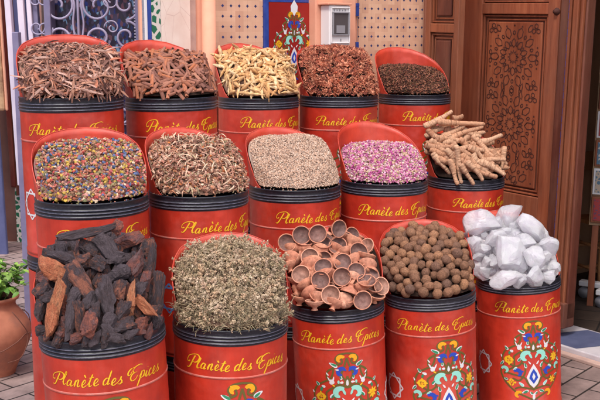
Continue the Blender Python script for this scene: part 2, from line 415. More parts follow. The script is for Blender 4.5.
def drum(key, l, r, y, Y, text, P='L', sk=1.0, hp=.9, al=105, gam=.9, crown=0, over=.85, tilt=0, h=None, label='', shift=.06, flare=.05, back=.0, star=STW, soff=77, mrot=None, bed=None, boff=.06, scat='drum'):
    d = D(); d.P = PROF_L if P == 'L' else PROF_S; d.sk = sk; d.hp = hp; d.al = R(al); d.gam = gam; d.crown = crown; d.over = over
    d.sd = random.uniform(0, 90); d.shift = shift; d.flare = flare; d.back = back
    c = at((l+r)/2, y, Y); d.r = (r-l)/2*depth(c)/FPX/1.02; d.c = c
    H0 = c.z if h is None else h; hr = H0/d.r
    rz = -math.atan2(c.x, c.y)
    Rm = Matrix.Rotation(rz, 3, 'Z') @ Matrix.Rotation(-tilt, 3, 'Y')
    d.mw = Matrix.Translation(c) @ (Rm.to_4x4()) @ Matrix.Scale(d.r, 4); d.imw = d.mw.inverted(); d.R = Rm
    root = bpy.data.objects.new('spice_drum', None); col.objects.link(root); root.empty_display_size = .1
    root.location = c-Rm @ Vector((0, 0, H0)); root.rotation_euler = Rm.to_euler(); root.scale = (d.r,)*3
    tag(root, label, 'drum', 'red spice drums stacked in three rows')
    L = (0, 0, hr)
    body_mesh(hr).build('body', [M['red'], M['seam']], root, loc=L)
    linkmesh('collar', COL, root, L)
    s = scoop_mesh(d).build('scoop_hood', M['scoopred'], root, loc=L)
    bm = bed_mesh(d, boff).build('heap_filler', bed or M['bed'], root, loc=L)  # added filler surface under the goods, closes the gaps between pieces
    le = lettering_mesh().build('lettering', M['yellow'], root, loc=L); le.rotation_euler = (0, 0, R(text))
    mr = R(text+2 if mrot is None else mrot)
    if hr > 3.0:
        pf = motif_mesh().build('painted_flowers', [M[k] for k in MOTM], root, loc=L); pf.rotation_euler = (0, 0, mr)
    for sg in (-1, 1): linkmesh('painted_star', star, root, L, mr+sg*R(soff))
    d.root = root; d.bottom = c.z-H0; DR[key] = d
    return d
def support(d, label):
    top = d.bottom; r = d.r*1.0; hr = top/r
    root = bpy.data.objects.new('support_drum', None); col.objects.link(root)
    root.location = (d.root.location.x, d.root.location.y, 0); root.scale = (r,)*3; root.rotation_euler = (0, 0, -math.atan2(d.c.x, d.c.y))
    tag(root, label, 'drum', 'closed red drums carrying the upper rows')
    mb = MB(); mb.lathe([(1, 0), (1, hr-.31)], 64); mb.build('body', M['red'], root)
    linkmesh('collar', COL, root, (0, 0, hr-.022))
    mb = MB(); mb.lathe([(.96, hr-.03), (.02, hr-.025)], 64); mb.build('lid', M['collar'], root)
YF = [3.04, 3.31, 4.02, 4.20, 4.60]
HD = .60
fr = 'front row'
drum('b1', 39.5, 164.5, 324.5, YF[0], 3, 'S', .92, 1.35, 95, .85, .12, 1.05, .045, label='front row leftmost red drum heaped with black and rusty rocks', shift=.03, mrot=7, boff=.16)
drum('b2', 172.8, 288.3, 315, YF[1], 9, 'S', 1.10, 1.05, 90, .7, .16, 1.0, -.008, label='front row red drum of dried herb flowers between rocks and clay cups', bed=M['chipbed'], shift=.0)
drum('b3', 290, 384, 299, YF[2], 5, 'S', 1.18, 1.35, 95, .85, .08, 1.0, .05, label='red drum in middle of front row filled with small clay cups', shift=.04, flare=.09, mrot=9, boff=.12)
drum('b4', 383.6, 475.2, 288.5, YF[3], 12, 'S', 1.18, 1.2, 97, .9, .05, .85, .045, label='red drum in front row filled with round brown nut balls', shift=.08, flare=.06, mrot=22, boff=.1)
drum('b5', 476.3, 559.6, 274.5, YF[4], 24, 'L', 1.12, 1.3, 100, .8, .08, 1.0, .05, label='front row rightmost red drum filled with white alum crystals', shift=.1, flare=.1, mrot=20, boff=.16, bed=M['alumbed'])
drum('m1', 35.5, 148.2, 195.5, 3.43, 17, 'S', .98, .95, 92, .9, .06, .84, .01, HD, label='red drum filled with multicoloured potpourri above the black rocks', shift=.02, bed=M['petalbed'], boff=.03)
drum('m2', 148.6, 248.6, 190, 3.71, 36, 'L', .96, 1.0, 97, .82, .08, .88, .0, HD, label='red drum of pale brown dried flower mix above the herb drum', bed=M['chipbed'], star=STB, soff=76, shift=.04)
drum('m3', 248.6, 340.6, 184.2, 4.42, 33, 'L', .95, 1.06, 100, .9, .05, .92, .0, HD, label='red drum filled level smooth with fine beige seeds', bed=M['seedbed'], boff=.02)
drum('m4', 340.3, 427.6, 178.8, 4.60, 22, 'L', 1.0, .80, 105, .95, .03, .72, .0, HD, label='red drum with pink and purple rosebuds under a tall hood', bed=M['petalbed'], boff=.03)
drum('m5', 427.5, 504.2, 175.5, 5.0, 38, 'L', .95, 1.0, 128, .8, .15, 1.0, -.005, HD, label='red drum at right end of middle row piled with bundled root sticks', boff=.16)
drum('u1', 19.8, 123.2, 95.5, 3.84, 2, 'S', 1.02, .90, 95, .8, .06, .82, .01, HD, label='top row leftmost red drum filled with dried bark shreds', bed=M['chipbed'], shift=.0, soff=62)
drum('u2', 125, 217.2, 96.3, 4.12, 23, 'L', .98, .95, 96, .75, .1, .88, .008, HD, label='red drum in top row full of short brown cinnamon quills')
drum('u3', 217.6, 299.2, 96.5, 4.83, 30, 'L', 1.04, 1.14, 97, .75, .08, 1.0, .0, HD, label='red drum in top row full of pale yellow dried roots', bed=M['chipbed'])
drum('u4', 299, 378.2, 95, 5.02, 22, 'L', 1.0, 1.2, 97, .72, .12, 1.05, .0, HD, label='red drum in top row heaped with red-brown star anise in front of the meter')
drum('u5', 378.4, 450.6, 93.5, 5.42, 38, 'L', 1.02, .80, 112, .9, .05, .66, .0, HD, label='top row rightmost red drum half full of dark crushed leaves beside the door', shift=.1)
nm = {'m1': 'potpourri', 'm2': 'flower mix', 'm3': 'beige seed', 'm4': 'rosebud', 'm5': 'root stick', 'u1': 'bark shred', 'u2': 'cinnamon', 'u3': 'pale root', 'u4': 'star anise', 'u5': 'dark leaf'}
for k in nm: support(DR[k], 'closed red drum underneath the %s drum' % nm[k])

# ------------------------------------------------------------------ templates
def ico(sub=1):
    import bmesh
    bm = bmesh.new(); bmesh.ops.create_icosphere(bm, subdivisions=sub, radius=1)
    v = np.array([tuple(q.co) for q in bm.verts]); f = [tuple(w.index for w in q.verts) for q in bm.faces]; bm.free(); return v, f
ICO1 = ico(1); ICO2 = ico(2); ICO3 = ico(3)
OCT = (np.array([(1, 0, 0), (-1, 0, 0), (0, 1, 0), (0, -1, 0), (0, 0, 1), (0, 0, -1)], float), [(0, 2, 4), (2, 1, 4), (1, 3, 4), (3, 0, 4), (2, 0, 5), (1, 2, 5), (3, 1, 5), (0, 3, 5)])
def rmat():
    q = rng.normal(size=4); q /= np.linalg.norm(q); return np.array(Quaternion(q).to_matrix())
def lmat(nrm, tiltamt=.35):
    """frame whose z is roughly the surface normal, random spin"""
    n = Vector(nrm)+Vector(rng.normal(size=3))*tiltamt; n.normalize()
    a = n.orthogonal().normalized(); b = n.cross(a); t = random.uniform(0, 2*PI)
    x = a*math.cos(t)+b*math.sin(t); y = n.cross(x); return np.array([x, y, n]).T
def strip_t(L=1, W=.15, bend=.15, twist=.5, n=5, th=.03, curl=0):
    v = []; f = []
    for i in range(n+1):
        t = i/n-.5; a = twist*t; zz = bend*(1-4*t*t); w = W*(1-.7*abs(2*t)**3)
        for (s, q) in ((-1, -1), (1, -1), (1, 1), (-1, 1)):
            yy = s*w/2; z2 = q*th/2+curl*abs(s)*w
            v.append((L*t, yy*math.cos(a)-z2*math.sin(a), zz+yy*math.sin(a)+z2*math.cos(a)))
    for i in range(n):
        for k in range(4): f.append((4*i+k, 4*i+(k+1) % 4, 4*i+4+(k+1) % 4, 4*i+4+k))
    f += [(3, 2, 1, 0), (4*n, 4*n+1, 4*n+2, 4*n+3)]
    return np.array(v), f
def pick(cols): return np.array(cols[random.randrange(len(cols))])
def jit(c, k=.15): return np.clip(np.array(c)*(1+rng.normal()*k), 0, 1)
def surf_pts(d, n, dmin=0, rmax=.95, maxtry=None, side=.93):
    """points on the heap in drum-local coords, even over the real sloped surface"""
    out = []; grid = {}; tries = 0; maxtry = maxtry or n*30
    while len(out) < n and tries < maxtry:
        tries += 1
        x, y = random.uniform(-1, 1), random.uniform(-1, 1)
        if x*x+y*y > rmax*rmax: continue
        if side:
            zz = heap(d, x, y); lm = rmax+(min(side, rmax)-rmax)*max(0, min(1, (zz-.28)/.3))
            if x*x+y*y > lm*lm: continue
        nn = hnormal(d, x, y)
        if random.random() > min(1, .28/max(.1, nn.z)): continue
        z = heap(d, x, y); p = (x-d.shift*max(0, z), y, z)
        if dmin:
            key = tuple(int(math.floor(c/dmin)) for c in p); ok = True
            for a in (-1, 0, 1):
                for b in (-1, 0, 1):
                    for c in (-1, 0, 1):
                        for q in grid.get((key[0]+a, key[1]+b, key[2]+c), ()):
                            if (p[0]-q[0])**2+(p[1]-q[1])**2+(p[2]-q[2])**2 < dmin*dmin: ok = False; break
                        if not ok: break
                    if not ok: break
                if not ok: break
            if not ok: continue
            grid.setdefault(key, []).append(p)
        out.append((p, nn))
    return out
def stuff_obj(d, mb, name, label, cat, mat='stuff', smooth=False):
    C_ = mb.c
    for k in range(26):
        a_ = -PI/2+random.gauss(0, .8); rr_ = random.uniform(.97, 1.0); s = random.uniform(.010, .024); v, f = OCT
        mb.add((v*np.array([s*1.5, s*.8, s*.5])) @ rmat().T+np.array([rr_*math.cos(a_), rr_*math.sin(a_), .018]), f, C_[random.randrange(len(C_))][0])
    o = mb.build(name, M[mat], colors=True, smooth=smooth); o.matrix_world = d.mw.copy()
    tag(o, label, cat, kind='stuff'); return o

# --- bark shreds
d = DR['u1']; mb = MB()
BC = [S(154, 108, 92), S(174, 126, 106), S(128, 88, 76), S(184, 132, 108), S(104, 70, 62), S(168, 106, 82), S(192, 152, 136)]
for p, n in surf_pts(d, 1650, rmax=.98, side=.87):
    L = random.uniform(.18, .5); v, f = strip_t(L, random.uniform(.02, .062), random.uniform(-.05, .07)*1, random.uniform(-2, 2), 5, .012, random.uniform(0, .3))
    m = lmat(n, .28); mb.add((v @ m.T)+np.array(p)+np.array(n)*random.uniform(-.03, .07), f, jit(pick(BC), .2))
stuff_obj(d, mb, 'bark_shreds', 'brown shredded bark filling the top left drum', 'dried bark')
# --- star anise fragments
d = DR['u4']; mb = MB()
AC = [S(186, 112, 86), S(160, 90, 72), S(206, 132, 102), S(128, 70, 58), S(218, 150, 118), S(170, 90, 64)]
for p, n in surf_pts(d, 1650, rmax=.985):
    m = lmat(n, .6); c = jit(pick(AC), .2); k = random.choice((2, 3, 4, 5, 7)); sc_ = random.uniform(.05, .095)
    for j in range(k):
        a = 2*PI*j/8+random.uniform(-.1, .1); v, f = OCT
        v = v*np.array([.55, .2, .26]); v = v+np.array([.6, 0, 0]); v[:, 2] += .3*v[:, 0]**2
        ca, sa = math.cos(a), math.sin(a); v = v @ np.array([[ca, sa, 0], [-sa, ca, 0], [0, 0, 1]])
        mb.add((v*sc_) @ m.T+np.array(p)+np.array(n)*.02, f, jit(c, .12))
stuff_obj(d, mb, 'star_anise', 'red-brown star anise heaped high in front of the meter box', 'star anise')
# --- dark crushed leaves
d = DR['u5']; mb = MB()
TC = [S(140, 92, 72), S(95, 60, 48), S(70, 42, 34), S(130, 85, 60), S(60, 35, 32), S(115, 60, 45), S(150, 100, 80), S(85, 62, 40)]
for p, n in surf_pts(d, 4400, rmax=.985):
    v, f = OCT; m = lmat(n, .7); s = random.uniform(.018, .034)
    mb.add((v*np.array([s*1.5, s*.6, s*.4])) @ m.T+np.array(p)+np.array(n)*random.uniform(-.01, .012), f, jit(pick(TC), .25))
stuff_obj(d, mb, 'crushed_leaves', 'dark brown crushed leaves sloping in the top right drum', 'dried leaves', 'stuff_fine')
# --- potpourri
d = DR['m1']; mb = MB()
PC = [S(196, 84, 74), S(222, 144, 124), S(96, 110, 146), S(216, 176, 80), S(200, 96, 84), S(160, 144, 104), S(226, 198, 168), S(222, 156, 144), S(104, 118, 158), S(176, 84, 88), S(150, 108, 82), S(124, 120, 84), S(214, 154, 130), S(122, 130, 158), S(196, 112, 80), S(180, 152, 112), S(196, 128, 106), S(120, 84, 66), S(206, 172, 84), S(164, 130, 90), S(190, 140, 110)]
for p, n in surf_pts(d, 3000, .036, rmax=.985):
    v, f = ICO1 if random.random() < .6 else OCT; s = random.uniform(.022, .04)
    vv = v*(1+rng.uniform(-.5, .4, (len(v), 1)))*s*np.array([1.15, 1, random.uniform(.5, 1)])
    mb.add(vv @ rmat().T+np.array(p)+np.array(n)*random.uniform(-.02, .03), f, jit(pick(PC)*.9, .12))
stuff_obj(d, mb, 'potpourri', 'multicoloured blue, red and yellow potpourri pellets', 'potpourri')
# --- dried flower mix
d = DR['m2']; mb = MB()
FC = [S(194, 148, 122), S(172, 124, 100), S(208, 170, 142), S(150, 102, 84), S(214, 184, 158), S(188, 128, 94), S(136, 94, 78), S(176, 116, 98), S(164, 144, 112), S(200, 154, 134)]
for p, n in surf_pts(d, 2300, rmax=.985):
    u = random.random(); m = lmat(n, .8); off = np.array(p)+np.array(n)*random.uniform(-.02, .05)
    if u < .5:
        v, f = strip_t(random.uniform(.08, .2), random.uniform(.012, .04), random.uniform(-.04, .06), random.uniform(-2, 2), 3, .012)
        mb.add(v @ m.T+off, f, jit(pick(FC), .2))
    else:
        v, f = ICO1; s = random.uniform(.018, .042); vv = v*(1+rng.uniform(-.5, .4, (len(v), 1)))*s*np.array([1.2, 1, .5])
        mb.add(vv @ m.T+off, f, jit(pick(FC+FC+[S(200, 118, 66)]), .12))
for k in range(26):
    p, n = surf_pts(d, 1)[0]; v, f = strip_t(random.uniform(.2, .34), .022, .08, 2, 6, .012)
    mb.add(v @ lmat(n, .3).T+np.array(p)+np.array(n)*.05, f, S(225, 190, 160))
stuff_obj(d, mb, 'dried_flower_mix', 'tan and orange dried flowers and stalks behind the herb drum', 'dried flowers')
# --- seeds
d = DR['m3']; mb = MB()
SC = [S(212, 182, 160), S(194, 162, 140), S(224, 200, 180), S(176, 144, 124), S(214, 174, 146), S(158, 128, 112)]
for p, n in surf_pts(d, 11000, rmax=.985):
    v, f = OCT; s = random.uniform(.012, .018)
    mb.add((v*np.array([s*1.7, s*.8, s*.7])) @ lmat(n, .5).T+np.array(p)+np.array(n)*random.uniform(-.006, .01), f, jit(pick(SC), .07))
stuff_obj(d, mb, 'seeds', 'fine beige seeds heaped against the hood', 'seeds', 'stuff_fine')
# --- rosebuds
d = DR['m4']; mb = MB()
RC = [S(206, 124, 160), S(224, 168, 186), S(184, 84, 138), S(234, 208, 196), S(214, 188, 150), S(196, 160, 134), S(220, 142, 170), S(172, 100, 130), S(228, 176, 194), S(188, 152, 120), S(214, 130, 172), S(190, 88, 146)]
for p, n in surf_pts(d, 3600, .03, rmax=.985):
    v, f = ICO1 if random.random() < .5 else OCT; s = random.uniform(.02, .032)
    vv = v*(1+rng.uniform(-.3, .3, (len(v), 1)))*s*np.array([1.3, 1, .8])
    mb.add(vv @ rmat().T+np.array(p)+np.array(n)*random.uniform(-.015, .015), f, jit(pick(RC)*.9, .12))
stuff_obj(d, mb, 'rosebuds', 'pink and purple dried rosebuds low in their drum', 'rosebuds')
# --- herb flowers: sprigs with tiny clusters
d = DR['b2']; mb = MB()
HC = [S(206, 182, 152), S(190, 166, 134), S(218, 194, 166), S(172, 152, 120), S(208, 172, 138), S(158, 140, 108), S(204, 172, 146)]
HB = [S(172, 154, 122), S(146, 138, 108), S(188, 164, 130), S(136, 120, 102), S(200, 176, 142)]
for p, n in surf_pts(d, 1700, rmax=.985, side=.90):
    p = np.array(p); nn = np.array(n); low = p[2] < .30+.1*math.sin(p[0]*7) and p[1] < -.1
    cl = MN.noise(Vector(p)*4.5); 
    if cl < -.28 and random.random() < .6: continue
    dirn = nn+rng.normal(size=3)*.5+np.array([p[0]*.5, 0, .35]); dirn /= np.linalg.norm(dirn)
    L = random.uniform(.10, .22)*(1+.5*max(0, cl))*(1.55 if p[2] > .8 and random.random() < .22 else 1)
    q = p-nn*.09; mid = q+dirn*L*.6+rng.normal(size=3)*.02; e = q+dirn*L
    mb.tube([q, mid, e], [.006, .005, .003], 4, c=jit(pick(HB), .15))
    if low or random.random() < .15:
        for j in range(9 if low else 4):
            s0 = p+rng.normal(size=3)*.05; dr = rng.normal(size=3)+nn*.5+np.array([0, 0, .3]); dr /= np.linalg.norm(dr); m_ = s0+dr*.07+rng.normal(size=3)*.015
            mb.tube([s0, m_, m_+dr*random.uniform(.02, .08)], [.0045, .004, .002], 3, c=jit(pick(HB)*random.choice((.8, 1.1)), .2))
    tone = pick(HC)*(.95+.35*cl)
    for j in range(random.randint(5, 9) if not low else random.choice((1, 3, 5))):
        t = random.uniform(.45, 1.08); c0 = q+dirn*L*t+rng.normal(size=3)*.022; v, f = OCT
        s = random.uniform(.016, .029); c = jit(tone*.75+pick(HC)*.2, .12)
        for w in range(3):
            mb.add((v*np.array([s*1.25, s*.6, s*.45])) @ rmat().T+c0+rng.normal(size=3)*s*.4, f, c)
stuff_obj(d, mb, 'dried_herb_flowers', 'grey-green dried herb flower sprigs domed above the rim', 'dried herb')

# ------------------------------------------------------------------ individual goods
def mesh_of(mb, name, mat, smooth=True):
    o = mb.build(name, mat, smooth=smooth); me = o.data; bpy.data.objects.remove(o); return me
def put(name, me, d, p, m3, s, label, cat, group):
    o = bpy.data.objects.new(name, me); col.objects.link(o)
    loc = d.mw @ Vector(p); rot = (d.R @ Matrix([list(r) for r in m3])).to_4x4()
    ss = s if hasattr(s, '__len__') else (s, s, s)
    o.matrix_world = Matrix.Translation(loc) @ rot @ Matrix.Diagonal((*[q*d.r for q in ss], 1))
    return tag(o, label, cat, group)
def quill_mesh(mat):
    mb = MB(); v = []; f = []; n = 16; turns = random.uniform(1.0, 1.5)*2*PI; rows = 4
    for j in range(rows+1):
        t = j/rows-.5
        for side in (0, 1):
            for i in range(n+1):
                a = turns*i/n; r = .16*(1-.3*i/n)-side*.022; v.append((t+.02*math.sin(i*2.1+j), r*math.cos(a), r*math.sin(a)))
    w = 2*(n+1)
    for j in range(rows):
        for i in range(n):
            a = j*w+i; f.append((a, a+1, a+w+1, a+w)); b = a+n+1; f.append((b, b+w, b+w+1, b+1))
    for j in (0, rows):
        for i in range(n):
            a = j*w+i; f.append((a, a+1, a+n+2, a+n+1))
    mb.add(v, f); return mesh_of(mb, 'cinnamon_quill', mat, False)
M['cin'] = randmat('cinnamon_bark', [S(150, 98, 80), S(180, 124, 100), S(124, 78, 64), S(186, 112, 76), S(164, 110, 92), S(112, 74, 64)], 25, .4, stretch=(.3, 1, 1))
QM = [quill_mesh(M['cin']) for _ in range(6)]
d = DR['u2']
def heap_ind(d, n, dmin, meshes, sfun, name, label, cat, group, tiltamt=.3, lift=.02, rmax=.965, layer2=0):
    for li in range(1+layer2):
        for p, nn in surf_pts(d, n, dmin, rmax, maxtry=n*25):
            put(name, random.choice(meshes), d, Vector(p)+nn*(lift-.06*li), lmat(nn, tiltamt), sfun(), label, cat, group)
heap_ind(d, 298, .092, QM, lambda: (random.uniform(.22, .40), random.uniform(.20, .32), random.uniform(.18, .3)), 'cinnamon_quill', 'short curled brown cinnamon quill in the heap of the second top drum', 'cinnamon stick', 'cinnamon quills in the second top drum', .22, .01)
def root_mesh(mat):
    mb = MB(); k = 9; pts = []; rad = []; b = random.uniform(-.12, .12); pk = random.uniform(.25, .5)
    for i in range(k):
        t = i/(k-1); pts.append((t-.5, b*math.sin(PI*t)+random.uniform(-.015, .015), random.uniform(-.02, .02)))
        rad.append(max(.018, random.uniform(.10, .13)*math.exp(-((t-pk)/.34)**2)+.02*random.random()))
    mb.tube(pts, rad, 9)
    for j in range(2):
        a = random.uniform(0, 2*PI); q = pts[2+j]; mb.tube([q, (q[0]+.2, q[1]+.2*math.cos(a), q[2]+.2*math.sin(a))], [.06, .012], 6)
    return mesh_of(mb, 'dried_root', mat)
M['root'] = randmat('pale_root_skin', [S(228, 182, 126), S(208, 152, 96), S(238, 206, 160), S(188, 134, 86), S(232, 188, 134)], 6, .5)
RM = [root_mesh(M['root']) for _ in range(8)]
heap_ind(DR['u3'], 298, .088, RM, lambda: (lambda q: (q*1.15, q*random.uniform(.65, 1.0), q*random.uniform(.65, 1.0)))(random.uniform(.30, .48)), 'dried_root', 'pale yellow tapered root lying in the heap of the third top drum', 'root', 'pale roots in the third top drum', .3, .02)
def ball_mesh(mat):
    mb = MB(); v, f = ICO3; ph = rng.uniform(0, 6, 9)
    k = 1+.05*np.sin(v[:, :1]*5+ph[0])*np.sin(v[:, 1:2]*6+ph[1])+.04*np.sin(v[:, 2:3]*9+ph[2])+rng.uniform(-.06, .06, (len(v), 1))
    mb.add(v*k, f); return mesh_of(mb, 'nut_ball', mat)
M['ball'] = randmat('nut_skin', [S(162, 116, 88), S(136, 98, 76), S(178, 128, 94), S(120, 90, 76), S(150, 106, 80)], 7, .75, bs=.7, bd=.006)
BM = [ball_mesh(M['ball']) for _ in range(5)]
d = DR['b4']; placed = []; grid = {}
for lvl, (lo, hi, rm) in enumerate(((.0, .03, .97), (.0, .06, .97), (.07, .12, .94), (.02, .10, .95))):
    for p, nn in surf_pts(d, 5500, 0, rm, side=.92):
        q = Vector(p)+nn*random.uniform(lo, hi); key = tuple(int(math.floor(c/.2)) for c in q)
        if any((q-w).length < .178 for aa in (-1, 0, 1) for bb in (-1, 0, 1) for cc in (-1, 0, 1) for w in grid.get((key[0]+aa, key[1]+bb, key[2]+cc), ())): continue
        grid.setdefault(key, []).append(q)
        put('nut_ball', random.choice(BM), d, q, rmat(), [random.uniform(.100, .124)*random.uniform(.92, 1.06) for _ in range(3)], 'round rough brown nut ball in the fourth front drum', 'nut', 'brown nut balls in the fourth front drum')

def hit(d, px, py, yb=.45):
    """where the sight line first meets the heap, in drum-local coords"""
    o = d.imw @ CP; q = d.imw @ (CP+ray(px, py)); v = (q-o).normalized()
    t0 = -o.y/v.y-2.2; best = None
    for i in range(440):
        p = o+v*(t0+i*.01)
        x = p.x+d.shift*max(0, p.z)
        if math.hypot(x, p.y) < 1.0 and p.z < heap(d, x, p.y): return p
    tt = (yb-o.y)/v.y; return o+v*tt
def dloc(d, w): return d.R.inverted() @ w
def img_frame(d, ang, lean=0.0, spin=0.0):
    """local frame whose x axis runs at image angle ang, z towards the viewer"""
    a = R(ang); x = (RT*math.cos(a)+UP*math.sin(a)-FWD*lean).normalized(); z = (-FWD)-x*(-FWD).dot(x); z.normalize(); y = z.cross(x)
    m = Matrix((x, y, z)).transposed() @ Matrix.Rotation(spin, 3, 'X'); m = d.R.inverted() @ m
    return [list(r) for r in m]
from mathutils import noise as MN
def rock_mesh(mat, name, cuts=14, rough_=.05, sub=ICO3, smooth=False, amp=.1):
    mb = MB(); v = sub[0].copy(); v = np.sign(v)*np.abs(v)**.62
    for _ in range(cuts):
        n = rng.normal(size=3); n /= np.linalg.norm(n); dd = random.uniform(.5, .85); s = v @ n
        v = v-np.outer(np.maximum(0, s-dd), n)
    ph = rng.uniform(0, 6, 6)
    o_ = Vector(rng.uniform(-50, 50, 3))
    k_ = np.array([[MN.fractal(Vector(q)*2.2+o_, .9, 2.1, 5)*amp-abs(MN.noise(Vector(q)*3.1-o_))*amp*1.3] for q in v])
    v = v*(1+k_+rng.uniform(-rough_, rough_, (len(v), 1)))
    v = v/np.abs(v).max(0); mb.add(v, sub[1]); return mesh_of(mb, name, mat, smooth)
def rockmat(name, a, b, c, p1, p2):
    m, nt, bs = newmat(name, a, .55, .5)
    oi = N(nt, 'ShaderNodeObjectInfo'); sh = math_(nt, 'MULTIPLY_ADD', oi.outputs['Random'], .22, -.11)
    f = math_(nt, 'ADD', noise(nt, 1.7, 7, rough=.72), sh); cc = ramp(nt, f, [(p1, a), ((p1+p2)/2, b), (p2, c)])
    g = ramp(nt, noise(nt, 11, 8, rough=.8), [(.36, (.45,)*3), (.62, (1.45,)*3)])  # noise flecks; the lighter ones put highlights into the colour
    nt.links.new(mix(nt, 1.0, cc, g, 'MULTIPLY'), bs.inputs['Base Color']); bump(nt, bs, noise(nt, 4, 10, rough=.8), 1.0, .012); return m
K1, K2 = S(94, 80, 84), S(126, 98, 96); O1, O2 = S(190, 108, 72), S(212, 140, 98)
M['rk'] = rockmat('black_rock', K1, S(70, 56, 58), S(160, 98, 76), .40, .68)
M['rm'] = rockmat('purple_rust_rock', K2, S(120, 75, 70), S(165, 95, 75), .35, .62)
M['ro'] = rockmat('orange_rock', O1, O2, S(88, 62, 60), .42, .68)
ICO4 = ico(4)
RK = {k: [rock_mesh(M['r'+k], 'rock', cuts=9, rough_=.014, sub=ICO4, smooth=False, amp=.17) for _ in range(5)] for k in 'kmo'}
rocks = [  # px, py, length, width, angle, kind, label
 (90, 233, 60, 11, 12, 'k', 'long flat black rock lying across the top of the rock heap'),
 (120, 228, 18, 14, 60, 'm', 'small reddish rock at the very top of the rock heap'),
 (130, 240, 34, 16, 25, 'm', 'purple-black wedge rock at upper right of the heap'),
 (109, 250, 38, 20, -65, 'k', 'big black rock under the reddish top rock'),
 (92, 248, 26, 20, -30, 'k', 0), (64, 255, 30, 13, -14, 'k', 'black rock capping the large orange one at upper left'),
 (56, 268, 32, 22, -28, 'o', 'large orange-brown rock at upper left of the heap'),
 (61.5, 296, 44, 14, 76, 'o', 'upright orange slab beneath the large orange rock'),
 (84, 284, 48, 19, -60, 'k', 'large slanting black rock in the middle of the heap'),
 (137, 263, 32, 18, 58, 'm', 'purple-brown block right of centre in the heap'),
 (107, 298, 46, 20, -76, 'k', 'thick upright black rock at the heap centre'),
 (133.5, 299, 40, 9, 87, 'o', 'thin upright orange-yellow slab near the right of the heap'),
 (152, 264, 52, 11, 86, 'k', 'tall narrow black slab standing at the right back'),
 (160, 294, 50, 13, 84, 'k', 'tall dark slab leaning on the right rim'),
 (147, 306, 30, 10, -48, 'o', 'narrow orange rock sloping to the right rim'),
 (54, 318, 32, 14, 88, 'o', 'upright orange rock at lower left rim'),
 (71, 320, 38, 12, 86, 'k', 0), (81, 318, 36, 11, 92, 'k', 0), (93, 325, 30, 16, 76, 'm', 'rusty brown rock at the front rim'),
 (124, 326, 24, 17, 20, 'k', 0), (109, 334, 22, 15, -30, 'k', 0), (143, 322, 16, 14, 40, 'm', 0), (44, 290, 18, 16, 40, 'k', 0),
 (42, 308, 24, 12, 80, 'k', 0), (50, 297, 16, 12, 30, 'k', 0), (120, 272, 24, 18, 30, 'k', 0), (101, 266, 22, 18, -40, 'k', 0),
 (146, 281, 22, 11, 85, 'm', 0), (123, 287, 28, 17, 70, 'k', 0), (124, 310, 24, 16, 60, 'k', 0), (44, 331, 16, 12, 0, 'k', 0),
 (97, 312, 24, 14, 80, 'k', 0), (118, 258, 22, 16, 0, 'k', 0), (72, 272, 24, 16, 60, 'k', 0), (74, 298, 22, 15, 80, 'k', 0), (92, 302, 24, 15, 80, 'k', 0),
 (139, 337-6, 14, 12, 0, 'm', 0), (62, 334, 16, 10, 20, 'm', 0), (47, 278, 18, 14, 60, 'm', 0), (155, 312, 18, 12, 70, 'k', 0), (140, 290, 22, 14, 60, 'k', 0), (113, 318, 20, 14, 50, 'k', 0), (82, 262, 22, 16, 10, 'k', 0), (148, 246, 20, 13, 70, 'k', 0),
 (60, 338, 20, 12, 60, 'k', 0), (78, 337, 22, 12, 15, 'm', 0), (97, 338, 20, 13, 70, 'k', 0), (115, 338, 22, 12, -10, 'k', 0), (131, 335, 20, 12, 40, 'k', 0), (148, 331, 20, 12, 60, 'm', 0), (50, 334, 16, 10, 80, 'k', 0), (88, 337, 20, 10, 80, 'k', 0), (105, 338, 20, 10, 85, 'k', 0), (158, 322, 16, 10, 70, 'k', 0)]
d = DR['b1']; u = 62.0
for (px, py, L, W, a, k, lb) in rocks:
    p = hit(d, px, py, .35)
    lb2 = lb or {'k': 'black rough rock wedged in the heap of rocks in the left drum', 'm': 'purple-brown rough rock wedged in the heap of rocks in the left drum', 'o': ''}[k]
    toward = .20 if lb else (.10 if py < 326 else .02)
    pp = p+dloc(d, -FWD)*toward
    put('rock', random.choice(RK[k]), d, pp, img_frame(d, a, random.uniform(-.3, .1), random.uniform(-.4, .4)), (L/2/u*1.06, W/2/u*1.08, max(.10, W/2/u*.9)), lb2, 'rock', None if lb else 'unremarkable rocks of the left drum')
for p, n in surf_pts(d, 120, .15, .95, side=.9):
    k = random.choice('kkkkm'); put('rock', random.choice(RK[k]), d, Vector(p)-n*.09, img_frame(d, random.gauss(80, 30), random.uniform(-.4, .2), random.uniform(-.5, .5)), (random.uniform(.15, .27), random.uniform(.07, .12), random.uniform(.07, .11)), {'k': 'black rough rock wedged in the heap of rocks in the left drum', 'm': 'purple-brown rough rock wedged in the heap of rocks in the left drum'}[k], 'rock', 'unremarkable rocks of the left drum')
